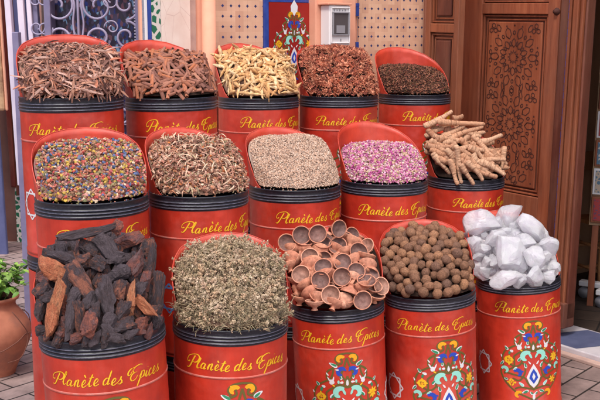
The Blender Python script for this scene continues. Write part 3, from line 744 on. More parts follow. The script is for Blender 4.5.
# --- alum crystals
def alum_mat():
    m, nt, b = newmat('white_alum', (.8, .8, .8), .22, .5)
    f = noise(nt, 2.0, 6); nt.links.new(ramp(nt, f, [(.3, (.82, .77, .84)), (.6, (.97, .95, .98)), (.78, (.92, .82, .81))]), b.inputs['Base Color'])
    b.inputs['Transmission Weight'].default_value = .58; b.inputs['IOR'].default_value = 1.42
    b.inputs['Subsurface Weight'].default_value = .6; b.inputs['Subsurface Radius'].default_value = (.03, .028, .03); b.inputs['Subsurface Scale'].default_value = 1.0
    nt.links.new(math_(nt, 'MULTIPLY_ADD', noise(nt, 5, 5), .5, -.08), b.inputs['Roughness'])
    bump(nt, b, noise(nt, 4, 8, rough=.7), .6, .005); return m
M['alum'] = alum_mat()
AM = [rock_mesh(M['alum'], 'alum_crystal', 15, .004, ICO4, False, .05) for _ in range(6)]
al = [(480, 224, 33, 25, 15, 'bulky white alum lump at upper left of its heap'), (508, 218, 30, 24, 60, 'upright alum lump at the top back of the heap'), (530, 230, 34, 20, -38, 'long alum wedge sloping down on the right'), (546, 244, 20, 18, -20, 'alum lump hanging at the far right edge'),
 (494, 238, 24, 19, 10, 'rounded alum lump left of the large central one'), (509, 253, 42, 27, 78, 'large central upright alum crystal, the biggest in the drum'), (534, 260, 30, 23, -18, 'broad alum block right of the large central crystal'), (508, 278, 38, 17, 5, 'wide flat alum lump lying on the front rim'),
 (475, 244, 22, 18, 30, 0), (553, 268, 18, 15, -30, 0), (534, 277, 20, 18, 30, 0), (484, 273, 20, 13, -20, 0), (479, 256, 15, 11, 0, 0), (487, 262, 15, 12, 30, 0), (523, 243, 22, 16, 20, 0), (548, 277, 16, 12, 0, 0), (496, 262, 15, 12, 0, 0), (521, 265, 16, 14, 0, 0), (484, 249, 17, 14, 10, 0), (516, 235, 20, 14, 0, 0), (470, 234, 16, 14, 50, 0), (523, 222, 18, 13, 40, 0), (545, 257, 18, 13, 0, 0), (495, 225, 18, 14, 20, 0), (521, 281, 16, 12, 10, 0), (540, 267, 16, 14, 0, 0), (478, 266, 14, 11, 0, 0), (503, 234, 18, 15, 0, 0)]
d = DR['b5']; u = 41.4
for (px, py, L, W, a, lb) in al:
    p = hit(d, px, py, .3)+dloc(d, -FWD)*(.2 if lb else .06)
    put('alum_crystal', random.choice(AM), d, p, img_frame(d, a, random.uniform(-.3, .2), random.uniform(-.6, .6)), (L/2/u*1.1, W/2/u*1.2, W/2/u*.95), lb or 'white translucent alum crystal filling between larger lumps', 'alum crystal', None if lb else 'smaller alum crystals in the right drum')
for p, n in surf_pts(d, 60, .2, .93, side=.86):
    put('alum_crystal', random.choice(AM), d, Vector(p)-n*.07, lmat(n, .8), (random.uniform(.12, .22), random.uniform(.10, .17), random.uniform(.10, .14)), 'white translucent alum crystal filling between larger lumps', 'alum crystal', 'smaller alum crystals in the right drum')
# --- root sticks
def stick_mesh(mat):
    mb = MB(); k = 26; kk = random.uniform(0, 6); b = random.uniform(-.07, .07); pts = []; rad = []
    for i in range(k):
        t = i/(k-1); pts.append((t-.5, b*math.sin(PI*t), b*.5*math.sin(5*t)))
        rad.append(.075*(1+.045*math.sin(i*1.9+2*math.sin(i*.7))+random.uniform(-.05, .05)+.12*math.sin(i*.37+kk))*(1-.45*t)*(1 if 0 < i < k-1 else .6))
    mb.tube(pts, rad, 10); return mesh_of(mb, 'root_stick', mat)
def stickmat():
    m, nt, b = newmat('ringed_root', S(200, 150, 110), .8, .2)
    oi = N(nt, 'ShaderNodeObjectInfo'); c = ramp(nt, oi.outputs['Random'], [(0, S(205, 150, 116)), (.5, S(226, 180, 146)), (1, S(186, 132, 102))])
    f = noise(nt, 3.2, 5, stretch=(6, 1.2, 1.2), rough=.7); c = mix(nt, 1.0, c, ramp(nt, f, [(.34, (.42, .36, .33)), (.50, (1.05,)*3)]), 'MULTIPLY')
    nt.links.new(c, b.inputs['Base Color']); bump(nt, b, f, .7, .03); return m
M['stick'] = stickmat(); SM = [stick_mesh(M['stick']) for _ in range(10)]
seg = [(65, 100, 190, 35), (70, 150, 180, 102), (130, 82, 342, 92), (182, 168, 335, 98), (200, 66, 242, 48), (150, 150, 250, 100), (80, 192, 182, 200), (300, 172, 425, 150), (330, 182, 390, 175), (295, 150, 420, 300), (275, 205, 370, 275), (440, 200, 420, 300), (212, 200, 245, 360), (182, 262, 225, 368), (240, 258, 395, 337), (95, 212, 192, 262), (105, 232, 190, 335), (165, 212, 215, 275), (235, 285, 292, 372), (265, 270, 332, 355), (235, 212, 302, 245), (125, 172, 205, 158), (235, 185, 290, 140), (325, 268, 437, 325), (285, 180, 335, 225), (425, 272, 458, 298), (385, 215, 415, 262), (75, 182, 132, 150), (295, 232, 345, 290), (160, 120, 262, 125), (100, 120, 170, 90), (195, 190, 260, 235), (240, 240, 330, 310), (350, 240, 420, 270), (140, 205, 170, 300), (215, 240, 262, 300), (130, 250, 215, 300), (300, 130, 350, 200), (360, 290, 440, 310), (110, 145, 220, 200), (200, 140, 320, 180), (250, 120, 330, 150), (95, 170, 200, 225), (280, 290, 400, 330), (330, 215, 430, 240)]
d = DR['m5']; u = 38.4
for i, (x0, y0, x1, y1) in enumerate(seg):
    x0, x1 = [410+v/4.705 for v in (x0, x1)]; y0, y1 = [105+v/4.705 for v in (y0, y1)]
    L = math.hypot(x1-x0, y1-y0)*1.1; ang = math.degrees(math.atan2(y0-y1, x1-x0)); p = hit(d, (x0+x1)/2, (y0+y1)/2, .2)
    lb = {0: 'root stick lying highest at the top left of its pile', 2: 'long level root stick across the top of its pile', 7: 'root stick jutting far out to the right of its pile', 11: 'short upright root stick at the right end of its pile', 12: 'root stick hanging down over the front of the black collar'}.get(i)
    th = 7.0/u/.15
    put('root_stick', random.choice(SM), d, p+dloc(d, -FWD)*(.16 if i < 29 else .05), img_frame(d, ang, random.uniform(-.15, .15), random.uniform(0, 6)), (L/u, th*random.uniform(.85, 1.15), th*random.uniform(.85, 1.1)), lb or 'ringed tan root stick in the pile beside the door', 'root stick', None if lb else 'root sticks piled in the drum by the door')
for p, n in surf_pts(d, 40, .2, .85):
    put('root_stick', random.choice(SM), d, Vector(p)-n*.05, img_frame(d, random.uniform(-80, 30), random.uniform(-.3, .3), 0), (random.uniform(.6, .9), th, th), 'ringed tan root stick in the pile beside the door', 'root stick', 'root sticks piled in the drum by the door')
# --- clay cups
def cup_mesh():
    mb = MB(); mb.lathe([(.0, -.0), (.14, .0), (.2, -.03), (.42, .0), (.48, .03), (.66, .10), (.82, .26), (.90, .40)], 30, 0)
    mb.lathe([(.90, .40), (.96, .42), (1.0, .40), (1.0, .35)], 30, 1)
    mb.lathe([(1.0, .35), (.9, .12), (.66, -.10), (.36, -.24), (.25, -.36), (.24, -.46), (.36, -.58), (.37, -.62), (.0, -.63)], 30, 1)
    return mesh_of(mb, 'clay_cup', [M['cupin'], M['cupout']])
M['cupin'] = randmat('grey_brown_clay', [S(140, 102, 92), S(112, 84, 78), S(168, 124, 106)], 2.5, .5, .55, bs=.2, bd=.01)  # bowl inside in grey-brown, darker than the outside
M['cupout'] = randmat('raw_terracotta', [S(214, 148, 118), S(196, 128, 102), S(226, 166, 138)], 3, .4, .75, bs=.2, bd=.01)
CM = cup_mesh(); d = DR['b3']; u = 47.0
cups = [(100, 95, .1, .1), (160, 90, .2, .1), (48, 125, -.2, .2), (133, 180, -.1, .3), (100, 245, -.2, .3), (172, 267, 0, .3), (210, 320, 0, .15), (255, 200, .1, .4), (253, 252, 0, .1), (330, 340, .1, .1), (315, 157, .2, .1), (235, 70, .9, 0), (182, 220, 0, .6), (305, 235, .3, .5), (345, 275, .1, 1.0), (240, 140, -.3, .5), (110, 130, .1, 1.2), (395, 290, .9, .4), (180, 130, .1, .9), (285, 300, -.5, -1.4), (150, 355, .0, 1.5), (65, 155, .2, 2.2), (170, 160, .2, 2.4), (230, 150, .9, 2.0), (60, 190, .5, 2.6), (120, 290, -.8, 2.2), (90, 310, .8, 2.4), (300, 195, -.8, 2.3), (350, 215, .3, 2.4), (215, 215, .4, 2.3), (260, 105, .6, 1.8), (330, 300, -.5, 2.2), (260, 350, .2, 2.6), (380, 330, .3, 1.2), (150, 205, .2, 2.4), (55, 215, -.5, 1.9), (80, 275, .3, 1.6), (290, 125, .7, 2.2), (360, 250, .8, .6), (140, 320, -.5, 2.4), (200, 250, -.2, 2.2), (110, 160, .3, 2.2), (225, 360, .6, 2.0), (165, 340, .5, 2.3), (290, 265, .3, 2.4), (130, 215, .5, 2.5), (270, 165, -.4, 2.1), (345, 180, .4, 1.7), (95, 340, .2, 1.5), (370, 295, .4, .9)]
for i, (cx, cy, yw, pt) in enumerate(cups):
    px, py = 275+cx/3.81, 210+cy/3.81; p = hit(d, px, py, .3)
    # cup axis: pt 0 = opening faces the viewer, growing pt tips it up and over
    n = (-FWD*math.cos(pt)+UP*math.sin(pt)).normalized(); n = (n+RT*yw*.7).normalized()
    a = n.orthogonal().normalized(); b = n.cross(a); m = d.R.inverted() @ Matrix((a, b, n)).transposed()
    lb = {11: 'clay cup standing on edge at the top of its heap', 6: 'clay cup facing forward just above the front rim left of centre', 9: 'clay cup facing forward over the right front rim', 8: 'round grey-brown clay cup facing forward at the heap centre'}.get(i)
    front = i < 21
    put('clay_cup', CM, d, p+dloc(d, -FWD)*(.22 if front else .10), [list(r) for r in m], (random.uniform(.190, .212), random.uniform(.190, .212), .2), lb or ('small clay cup with its dark grey-brown bowl facing out' if front else 'small clay cup showing its pink terracotta underside'), 'clay cup', None if lb else ('clay cups with dark bowls facing out' if front else 'clay cups showing their pink undersides'))
for p, n in surf_pts(d, 46, .2, .9, side=.82):
    put('clay_cup', CM, d, Vector(p)+n*.0, lmat(n*random.choice((1, 1, -1)), .8), (random.uniform(.18, .205),)*3, 'small clay cup half buried between others in the third front drum', 'clay cup', 'clay cups half buried in the heap')
# ================================================================== SETTING
TA = R(40); KA = 4.14                       # shop wall: n.p = KA, running right and away
nA = Vector((-math.sin(TA), math.cos(TA), 0)); uA = Vector((math.cos(TA), math.sin(TA), 0))
A0 = nA*KA
def onA(px):
    x = ratio(px); Z = KA/(nA.y+nA.x*x); return Vector((x*Z, Z, 0))
def sA(px): return (onA(px)-A0).dot(uA)
def zA(px, py, s=None):
    p = onA(px); return at(px, py, p.y).z
TB = R(53); bB = Vector((math.cos(TB), -math.sin(TB), 0)); nB = Vector((math.sin(TB), math.cos(TB), 0))
PB = ground(555, 341); KB = PB.x*nB.x+PB.y*nB.y; B0 = nB*KB
def onB(px):
    x = ratio(px); Z = KB/(nB.y+nB.x*x); return Vector((x*Z, Z, 0))
def sB(px): return (onB(px)-B0).dot(bB)
def zB(px, py): return at(px, py, onB(px).y).z

# ---- ground
def pave(name, c1, c2, mortar, w, h, rot, off=.5):
    m, nt, b = newmat(name, c1, .75, .35)
    tc = N(nt, 'ShaderNodeTexCoord'); mp = N(nt, 'ShaderNodeMapping'); mp.inputs['Rotation'].default_value = (0, 0, rot)
    nt.links.new(tc.outputs['Object'], mp.inputs[0])
    br = N(nt, 'ShaderNodeTexBrick'); br.offset = off
    nt.links.new(mp.outputs[0], br.inputs['Vector'])
    br.inputs['Color1'].default_value = (*c1, 1); br.inputs['Color2'].default_value = (*c2, 1); br.inputs['Mortar'].default_value = (*mortar, 1)
    br.inputs['Scale'].default_value = 1; br.inputs['Brick Width'].default_value = w; br.inputs['Row Height'].default_value = h
    br.inputs['Mortar Size'].default_value = .006; br.inputs['Mortar Smooth'].default_value = .3; br.inputs['Bias'].default_value = 0
    f = ramp(nt, noise(nt, 9, 6, rough=.7), [(.3, (.6,)*3), (.7, (1.25,)*3)])
    g = ramp(nt, noise(nt, 1.3, 4), [(.35, (.75, .72, .72)), (.65, (1.1, 1.08, 1.05))])
    c = mix(nt, 1.0, mix(nt, 1.0, br.outputs['Color'], f, 'MULTIPLY'), g, 'MULTIPLY'); nt.links.new(c, b.inputs['Base Color'])
    hgt = math_(nt, 'SUBTRACT', math_(nt, 'MULTIPLY', noise(nt, 22, 5), .35), br.outputs['Fac'])
    bump(nt, b, hgt, .6, .008); return m
M['pave'] = pave('stone_setts', S(166, 144, 138), S(136, 116, 112), S(52, 44, 42), .26, .13, R(-50))
M['floorin'] = pave('brown_floor_tiles', S(78, 62, 52), S(60, 48, 42), S(30, 24, 22), .22, .22, R(-30), 0)
mb = MB(); mb.add([(-40, -20, 0), (40, -20, 0), (40, 60, 0), (-40, 60, 0)], [(0, 1, 2, 3)]); tag(mb.build('ground', M['pave']), kind='structure')

# ---- materials of the front
def mosaic():
    m, nt, b = newmat('peach_mosaic', (.6, .4, .3), .4, .5)
    tc = N(nt, 'ShaderNodeTexCoord'); sp = N(nt, 'ShaderNodeSeparateXYZ'); nt.links.new(tc.outputs['Object'], sp.inputs[0])
    P = .0515
    def cell(axis):
        v = math_(nt, 'MULTIPLY', sp.outputs[axis], 1/P); v = math_(nt, 'ADD', v, 100.0); fr_ = math_(nt, 'FRACT', v)
        return math_(nt, 'ABSOLUTE', math_(nt, 'SUBTRACT', fr_, .5)), math_(nt, 'FLOOR', v)
    ax, ix = cell('X'); az, iz = cell('Z')
    dia = math_(nt, 'ADD', ax, az); dot = math_(nt, 'LESS_THAN', dia, .17)
    grid = math_(nt, 'MAXIMUM', math_(nt, 'LESS_THAN', ax, .025), math_(nt, 'LESS_THAN', az, .025))
    cb = N(nt, 'ShaderNodeCombineXYZ'); nt.links.new(ix, cb.inputs[0]); nt.links.new(iz, cb.inputs[1])
    wn = N(nt, 'ShaderNodeTexWhiteNoise'); nt.links.new(cb.outputs[0], wn.inputs[0])
    base = ramp(nt, wn.outputs['Value'], [(0, S(226, 176, 146)), (.5, S(236, 190, 158)), (1, S(216, 164, 136))])
    base = mix(nt, 1.0, base, ramp(nt, noise(nt, 5, 5), [(.3, (.85,)*3), (.7, (1.06,)*3)]), 'MULTIPLY')
    c = mix(nt, math_(nt, 'MULTIPLY', grid, ramp(nt, noise(nt, 9, 4), [(.4, (.1,)*3), (.7, (.6,)*3)])), base, S(196, 148, 122)); c = mix(nt, dot, c, ramp(nt, wn.outputs['Value'], [(0, S(45, 52, 100)), (.7, S(58, 66, 118)), (1, S(90, 70, 80))], 'CONSTANT'))
    nt.links.new(c, b.inputs['Base Color']); return m
M['mosaic'] = mosaic()
def greenzellij(name, c1, c2, sc_=14):
    m, nt, b = newmat(name, c1, .4, .5)
    tc = N(nt, 'ShaderNodeTexCoord'); v = N(nt, 'ShaderNodeTexVoronoi', feature='DISTANCE_TO_EDGE'); v.inputs['Scale'].default_value = sc_
    mp = N(nt, 'ShaderNodeMapping'); mp.inputs['Rotation'].default_value = (0, .6, 0); nt.links.new(tc.outputs['Object'], mp.inputs[0]); nt.links.new(mp.outputs[0], v.inputs['Vector'])
    nt.links.new(ramp(nt, v.outputs['Distance'], [(.13, c1), (.17, c2)]), b.inputs['Base Color']); return m
M['zellij'] = greenzellij('green_zellij', S(215, 205, 195), S(35, 105, 75), 24)
M['cream'] = mottled('cream_marble', S(226, 200, 184), S(240, 222, 206), 5, .45, .5, .05)
def crackcream():
    m, nt, b = newmat('veined_cream_tile', S(230, 205, 190), .4, .5)
    tc = N(nt, 'ShaderNodeTexCoord'); v = N(nt, 'ShaderNodeTexVoronoi', feature='DISTANCE_TO_EDGE'); v.inputs['Scale'].default_value = 7
    mp = N(nt, 'ShaderNodeMapping'); mp.inputs['Scale'].default_value = (1.6, 1, .8); mp.inputs['Rotation'].default_value = (0, .5, 0)
    nt.links.new(tc.outputs['Object'], mp.inputs[0]); nt.links.new(mp.outputs[0], v.inputs['Vector'])
    n = ramp(nt, noise(nt, 6, 5), [(.3, S(222, 190, 174)), (.7, S(240, 222, 208))])
    nt.links.new(mix(nt, ramp(nt, v.outputs['Distance'], [(.0, (.6, .6, .6)), (.012, (0, 0, 0))]), n, S(196, 158, 146)), b.inputs['Base Color']); return m
M['vein'] = crackcream()
M['pink'] = mottled('pink_plaster', S(222, 152, 124), S(236, 172, 142), 6, .7, .3, .1)
M['grout'] = mottled('grey_pink_plaster', S(176, 146, 136), S(200, 168, 154), 14, .85, .2, .3)
M['bluet'] = mottled('blue_glaze', S(38, 58, 130), S(60, 84, 165), 20, .3, .6, 0)
M['redtile'] = mottled('dark_red_glaze', S(140, 24, 20), S(158, 34, 26), 5, .4, .5, 0)
M['lilac'] = mottled('lilac_grey_metal_paint', S(112, 106, 138), S(136, 128, 156), 9, .5, .4, .1)
M['lilight'] = mottled('pale_lilac_metal_paint', S(150, 142, 170), S(176, 166, 190), 9, .4, .5, .1)
M['lwhite'] = mottled('lilac_white_paint', S(214, 200, 218), S(232, 220, 232), 7, .5, .4, .05)
M['slate'] = mottled('slate_blue_paint', S(78, 82, 122), S(96, 100, 140), 7, .5, .4, .05)
M['plas'] = newmat('white_plastic', S(232, 226, 224), .4, .5)[0]
M['grey'] = newmat('grey_plastic', S(150, 146, 150), .5)[0]
M['dgrey'] = newmat('smoked_window', S(92, 84, 84), .15, .6)[0]
M['dark'] = newmat('dark_recess', (.02, .015, .014), .9)[0]
def wood(name, a, b_, c, rough=.5, rotx=0):
    m, nt, b = newmat(name, a, rough, .4)
    f = noise(nt, 3.2, 8, stretch=(9, 9, .7), rough=.7); g = noise(nt, 1.6, 4, stretch=(1, 1, .6))
    cc = ramp(nt, f, [(.28, a), (.5, b_), (.72, c)]); cc = mix(nt, 1.0, cc, ramp(nt, g, [(.3, (.66, .62, .62)), (.7, (1.14, 1.12, 1.10))]), 'MULTIPLY')
    cc = mix(nt, ramp(nt, noise(nt, 2.3, 8, stretch=(1, 1, .45), rough=.7), [(.45, (0, 0, 0)), (.8, (.5, .5, .5))]), cc, S(150, 112, 92)); cc = mix(nt, ramp(nt, noise(nt, 7, 8, stretch=(3, 3, .6), rough=.8), [(.60, (0, 0, 0)), (.68, (.6, .6, .6))]), cc, S(74, 40, 30))
    nt.links.new(cc, b.inputs['Base Color']); bump(nt, b, f, .25, .004); return m
M['wood'] = wood('red_cedar', S(124, 62, 42), S(158, 86, 58), S(184, 110, 76), .42)
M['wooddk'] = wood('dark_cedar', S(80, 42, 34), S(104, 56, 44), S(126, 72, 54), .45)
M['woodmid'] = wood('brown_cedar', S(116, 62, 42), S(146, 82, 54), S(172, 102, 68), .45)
M['carve'] = newmat('groove_shade_and_stud', S(78, 38, 28), .8)[0]  # dark brown painted as shade of the cut lines; also colours the stud

# ---- shop wall A (one tiled wall, dressed by separate facings)
zt = 3.1
wr = empty('tiled_wall', tuple(A0), TA); tag(wr, 'peach mosaic tiled wall with small blue diamond dots behind the top row', 'wall')
s150, s420 = sA(143), sA(470)
mb = MB(); mb.box(s150, s420, .0, .035, 0, zt); mb.box(sA(185), s420, .0355, .3, 0, zt); mb.build('masonry', M['pink'], wr)
def facing(name, px0, px1, mat, th, z0=0, z1=zt, bevel=.001, parent=wr):
    mb = MB(); mb.box(sA(px0), sA(px1), -th, -.0005, z0, z1); return mb.build(name, mat, parent, smooth=False, bevel=bevel)
facing('blue_edge', 143, 150, M['bluet'], .022); facing('white_edge', 143.0, 145.5, M['plas'], .026)
facing('green_border', 150.3, 159.5, M['zellij'], .02); facing('veined_tiling', 159.8, 189, M['vein'], .018)
facing('plaster_strip', 189.2, 196, M['grout'], .006); facing('mosaic_field', 210.2, 261.8, M['mosaic'], .012)
facing('mosaic_field', 357, 421.5, M['mosaic'], .012)
zp1 = zA(290, 0); zp0 = zA(290, 84)
for a, b_ in ((262, 266.6),): facing('blue_border', a, b_, M['bluet'], .02)
# blue tile blocks at the foot of the pilaster edge
for (py0, py1) in ((3, 16), (42, 53), (75, 84)): facing('blue_block', 353.3, 356.2, M['bluet'], .021, zA(354, py1), zA(354, py0))
facing('blue_block', 347, 356.2, M['bluet'], .0225, zA(350, 6), zA(350, 3))
facing('plaster_strip', 356.3, 356.9, M['grout'], .006); facing('plaster_strip', 266.7, 310.3, M['pink'], .008, 0, zp0-.003); facing('blue_border', 266.7, 310.3, M['bluet'], .014, zp1-.012, zp1+.04)
facing('plaster_strip', 266.7, 310.3, M['pink'], .008, zp1+.042, zt)
# pink column
cx = onA(203.5); rr = 6.8/FPX*cx.y/1.0
mb = MB(); mb.lathe([(rr*1.15, 0), (rr*1.15, .1), (rr, .12), (rr, zt)], 40, capt=True)
tag(mb.build('pink_column', M['pink'], loc=tuple(cx-nA*.05)), 'slim pink round column between cream tiles and peach mosaic', 'column')
# red floral tile panel
pr = empty('floral_tile_panel', tuple(A0), TA); tag(pr, 'dark red glazed panel painted with a floral vase beside the meter box', 'tile panel')
s0, s1 = sA(267), sA(310.3); mb = MB(); mb.box(s0, s1, -.018, -.009, zp0, zp1-.014); mb.build('tile_slab', M['redtile'], pr, smooth=False)
mcx = sA(292); mtop = zA(292, 5); ks = (zA(292, 11)-zA(292, 66))/1.6
mb = MB(); motif(mb, lambda u, v, l: (mcx+u*ks*1.0, -.0186-.0004*l, mtop-.03+v*ks))
lay = MB(); o = mb.build('painted_flowers', [M[k] for k in MOTM], pr)
mb = MB()
poly(mb, [(0, .04), (.035, -.01), (.03, -.05), (0, -.08), (-.03, -.05), (-.035, -.01)], lambda u, v: (mcx+u*.7, -.0188, mtop+v*.7)); mb.build('painted_bud', M['white'], pr)
# pink pilaster with meter
pl = empty('pink_pilaster', tuple(A0), TA); tag(pl, 'salmon pink plaster pilaster carrying the meter box', 'pilaster')
mb = MB(); mb.box(sA(307), sA(347), -.07, -.0005, 0, zt); mb.build('shaft', M['pink'], pl, smooth=False, bevel=.006)
mt = empty('meter_box', tuple(A0), TA); tag(mt, 'white plastic electricity meter box with small dark window', 'meter box')
ms0, ms1 = sA(311.5), sA(332); mz0, mz1 = zA(335, 45), zA(335, 6)
mb = MB(); mb.box(ms0, ms1, -.145, -.072, mz0, mz1); mb.build('housing', M['plas'], mt, smooth=False, bevel=.006)
def mrect(f0, f1, g0, g1): return ms0+(ms1-ms0)*f0, ms0+(ms1-ms0)*f1, mz0+(mz1-mz0)*g0, mz0+(mz1-mz0)*g1
a, b_, c, e = mrect(.05, .95, .05, .95); mb = MB(); w = .006
mb.box(a, b_, -.1535, -.1455, c, c+w); mb.box(a, b_, -.1535, -.1455, e-w, e); mb.box(a, a+w, -.1535, -.1455, c+w, e-w); mb.box(b_-w, b_, -.1535, -.1455, c+w, e-w); mb.build('door_rim', M['plas'], mt, smooth=False, bevel=.002)
a, b_, c, e = mrect(.16, .86, .28, .8)
mb = MB(); mb.box(a, b_, -.1500, -.1455, c, e); mb.build('window', M['dgrey'], mt, smooth=False)
w = .007; mb = MB(); mb.box(a-w, b_+w, -.1560, -.1455, c-w, c-.0005); mb.box(a-w, b_+w, -.1560, -.1455, e+.0005, e+w); mb.box(a-w, a-.0005, -.1560, -.1455, c, e); mb.box(b_+.0005, b_+w, -.1560, -.1455, c, e); mb.build('window_frame', M['grey'], mt, smooth=False, bevel=.001)
a, b_, c, e = mrect(.3, .7, .31, .5); mb = MB(); mb.box(a, b_, -.1535, -.1505, c, e); mb.build('display', M['grey'], mt, smooth=False)
mb = MB()
for k in range(5):
    a, b_, c, e = mrect(.2+k*.13, .24+k*.13, .86, .9-.01*(k % 2)); mb.box(a, b_, -.1485, -.1456, c, e)
mb.box(*mrect(.52, .55, 0, 0)[:2], -.1485, -.1456, *mrect(0, 0, .1, .17)[2:]); mb.build('vents', M['grey'], mt, smooth=False)
mb = MB(); a, b_, c, e = mrect(-.12, 1.03, 1.0, 1.06)
mb.box(a, b_, -.1550, -.071, mz1+.001, mz1+.012); mb.build('cover_lip', M['pink'], mt, smooth=False, bevel=.003)

# ---- left: window with scrolled grille, frontal, set back
YG = 5.75
def gx(px): return at(px, 40, YG).x
def gz(py, px=90): return at(px, py, YG).z
gr = empty('grille_window', (0, YG, 0), R(0)); tag(gr, 'window with lilac scrolled iron grille behind the left drums', 'window')
x0, x1 = gx(46), gx(142); zg0, zg1 = .95, 2.9
def glasswork():
    m, nt, b = newmat('dark_window_goods', (.05, .04, .07), .3, .5)
    tc = N(nt, 'ShaderNodeTexCoord'); v = N(nt, 'ShaderNodeTexVoronoi'); v.inputs['Scale'].default_value = 75
    mp = N(nt, 'ShaderNodeMapping'); mp.inputs['Rotation'].default_value = (0, .7, 0); mp.inputs['Scale'].default_value = (1, 1, .55)
    nt.links.new(tc.outputs['Object'], mp.inputs[0]); nt.links.new(mp.outputs[0], v.inputs['Vector'])
    sp = N(nt, 'ShaderNodeSeparateColor'); nt.links.new(v.outputs['Color'], sp.inputs[0])
    c = ramp(nt, sp.outputs[0], [(0, S(44, 36, 58)), (.3, S(64, 56, 84)), (.5, S(42, 56, 120)), (.6, S(120, 160, 190)), (.68, S(52, 42, 56)), (.84, S(150, 140, 160)), (.9, S(110, 72, 84))], 'CONSTANT')
    k = ramp(nt, noise(nt, 4, 3), [(.42, (.55, .5, .6)), (.6, (1.2, 1.15, 1.2))]); nt.links.new(mix(nt, 1.0, c, k, 'MULTIPLY'), b.inputs['Base Color']); return m
M['gw'] = glasswork()
mb = MB(); mb.box(x0, x1, .10, .12, zg0, zg1); mb.build('backing', M['gw'], gr, smooth=False)
mb = MB()
mb.box(x0-.002, x0+.035, -.02, .10, zg0, zg1); mb.box(x1-.032, x1, -.02, .10, zg0, zg1); mb.box(x0, x1, -.021, .099, zg0-.05, zg0); mb.box(x0, x1, -.021, .099, zg1, zg1+.05); mb.build('frame', M['lilac'], gr, smooth=False, bevel=.004)
mb = MB(); xs = gx(133.5)
for k in range(110):
    z = zg0+.02+k*.0178; mb.box(xs-.006, xs+.006, .07, .082, z, z+.009)
mb.build('bead_strip', M['lwhite'], gr, smooth=False)
mb = MB()
def scroll(cx, cz, r, a0, turns, s=1, rad=.0055):
    P = []
    for k in range(30):
        t = k/29; a = a0+s*turns*2*PI*t; rr = r*(1-.78*t); P.append((cx+rr*math.cos(a), 0, cz+rr*math.sin(a)))
    mb.tube(P, rad, 7); return P[0]
xc = gx(79); pz = .36
mb.tube([(xc, 0, zg0), (xc, 0, zg1)], .0075, 8)
for j in range(0, 6):
    zc = gz(6)+(j-2)*pz
    for sgn in (-1, 1):
        if zg0+.12 < zc < zg1-.12: scroll(xc+sgn*.115, zc, .100, PI/2*1.0, 1.3, sgn, .0072)
        z2 = zc-.18
        if zg0+.1 < z2 < zg1-.1: scroll(xc+sgn*.115, z2, .078, -PI/2, 1.3, -sgn, .0072)
    for (q, zz, rq, a0, s_) in ((.27, zc+.01, .088, -PI/2, 1), (.27, zc-.17, .088, PI/2, -1)):
        if zg0+.1 < zz < zg1-.1: scroll(xc+q, zz, rq, a0, 1.3, s_, .0072)
    for q in (-.235, -.19, .19, .235):
        for dz in (.03, -.12):
            if abs(q) > .2 and q > 0: continue
            if zg0+.1 < zc+dz < zg1-.1: scroll(xc+q, zc+dz, .045, 0 if q < 0 else PI, 1.2, 1 if dz > 0 else -1, .0045)
    for dz in (.13, -.31):
        if zg0+.1 < zc+dz < zg1-.1: mb.tube([(x0+.035, 0, zc+dz), (xs-.02, 0, zc+dz)], .0045, 6)
    if zg0+.25 < zc < zg1-.2:
        for sgn in (-1, 1): mb.tube(catmull([(xc+sgn*.012, 0, zc-.22), (xc+sgn*.03, 0, zc-.1), (xc+sgn*.02, 0, zc+.02), (xc+sgn*.06, 0, zc+.098), (xc+sgn*.115, 0, zc+.10)], 5), .006, 7)
mb.build('scrollwork', M['lilight'], gr)
# wall under and beside the window
wl = tag(empty('window_wall', (0, YG, 0)), 'lilac grey wall strip around the grille window', 'wall')
mb = MB(); mb.box(gx(37.0), gx(196), .125, .3, 0, 3.1); mb.build('masonry', M['grout'], wl)
mb = MB(); mb.box(gx(40), gx(150), .0, .12, 0, zg0-.053); mb.build('sill_panel', M['lilac'], wl, smooth=False)
# striped folding shutter left of the window
sh = empty('striped_shutter', (0, YG, 0), 0, -.025); tag(sh, 'folding shutter in lilac, slate and white vertical bands at far left', 'shutter')
bands = [(15.5, 21.5, 'lwhite', .0), (21.5, 27.3, 'slate', .05), (27.3, 33.6, 'lwhite', .015), (33.6, 36.2, 'slate', .05), (36.2, 41, 'lwhite', .02), (41, 46.2, 'lilac', .04)]
for a, b_, mm, y in bands:
    mb = MB(); mb.box(gx(a), gx(b_)-.0015, y-.02, y+.03, gz(178, 28), 3.0); mb.build('shutter_band', M[mm], sh, smooth=False, bevel=.003)
gp = at(34, 329, YG-.02)
mb = MB(); mb.box(-.018, .018, -.03, .03, 0, 1.75); o = mb.build('gate_post', M['lilac'], smooth=False, bevel=.004, loc=(gp.x, YG-.10, 0)); tag(o, 'thin lilac metal post standing on the paving left of the drums', 'post')

# ---- far left: pink wall with mosaic plinth, timber post, slate post
YL = 8.3
def lx(px): return at(px, 150, YL).x
def lz(px, py): return at(px, py, YL).z
M['tan'] = mottled('tan_stone', S(150, 112, 86), S(196, 158, 122), 5, .8, .3, .4, c3=S(120, 82, 66))
M['pinkw'] = mottled('dusty_pink_plaster', S(176, 132, 122), S(200, 158, 146), 4, .85, .2, .2)
fw = empty('pink_side_wall', (0, YL, 0)); tag(fw, 'dusty pink plaster wall with mosaic plinth far back at left', 'wall')
mb = MB(); mb.box(-14, lx(60), .0, .3, 0, 4.2); mb.build('masonry', M['pinkw'], fw)
zb0, zb1 = 0, lz(22, 188)
mb = MB(); mb.box(lx(14), lx(40), -.03, -.001, zb1-.1, zb1); mb.box(lx(14), lx(19), -.03, -.001, .06, zb1-.1); mb.box(lx(14), lx(40), -.031, -.001, .0, .06); mb.build('mosaic_border', M['zellij'], fw, smooth=False)
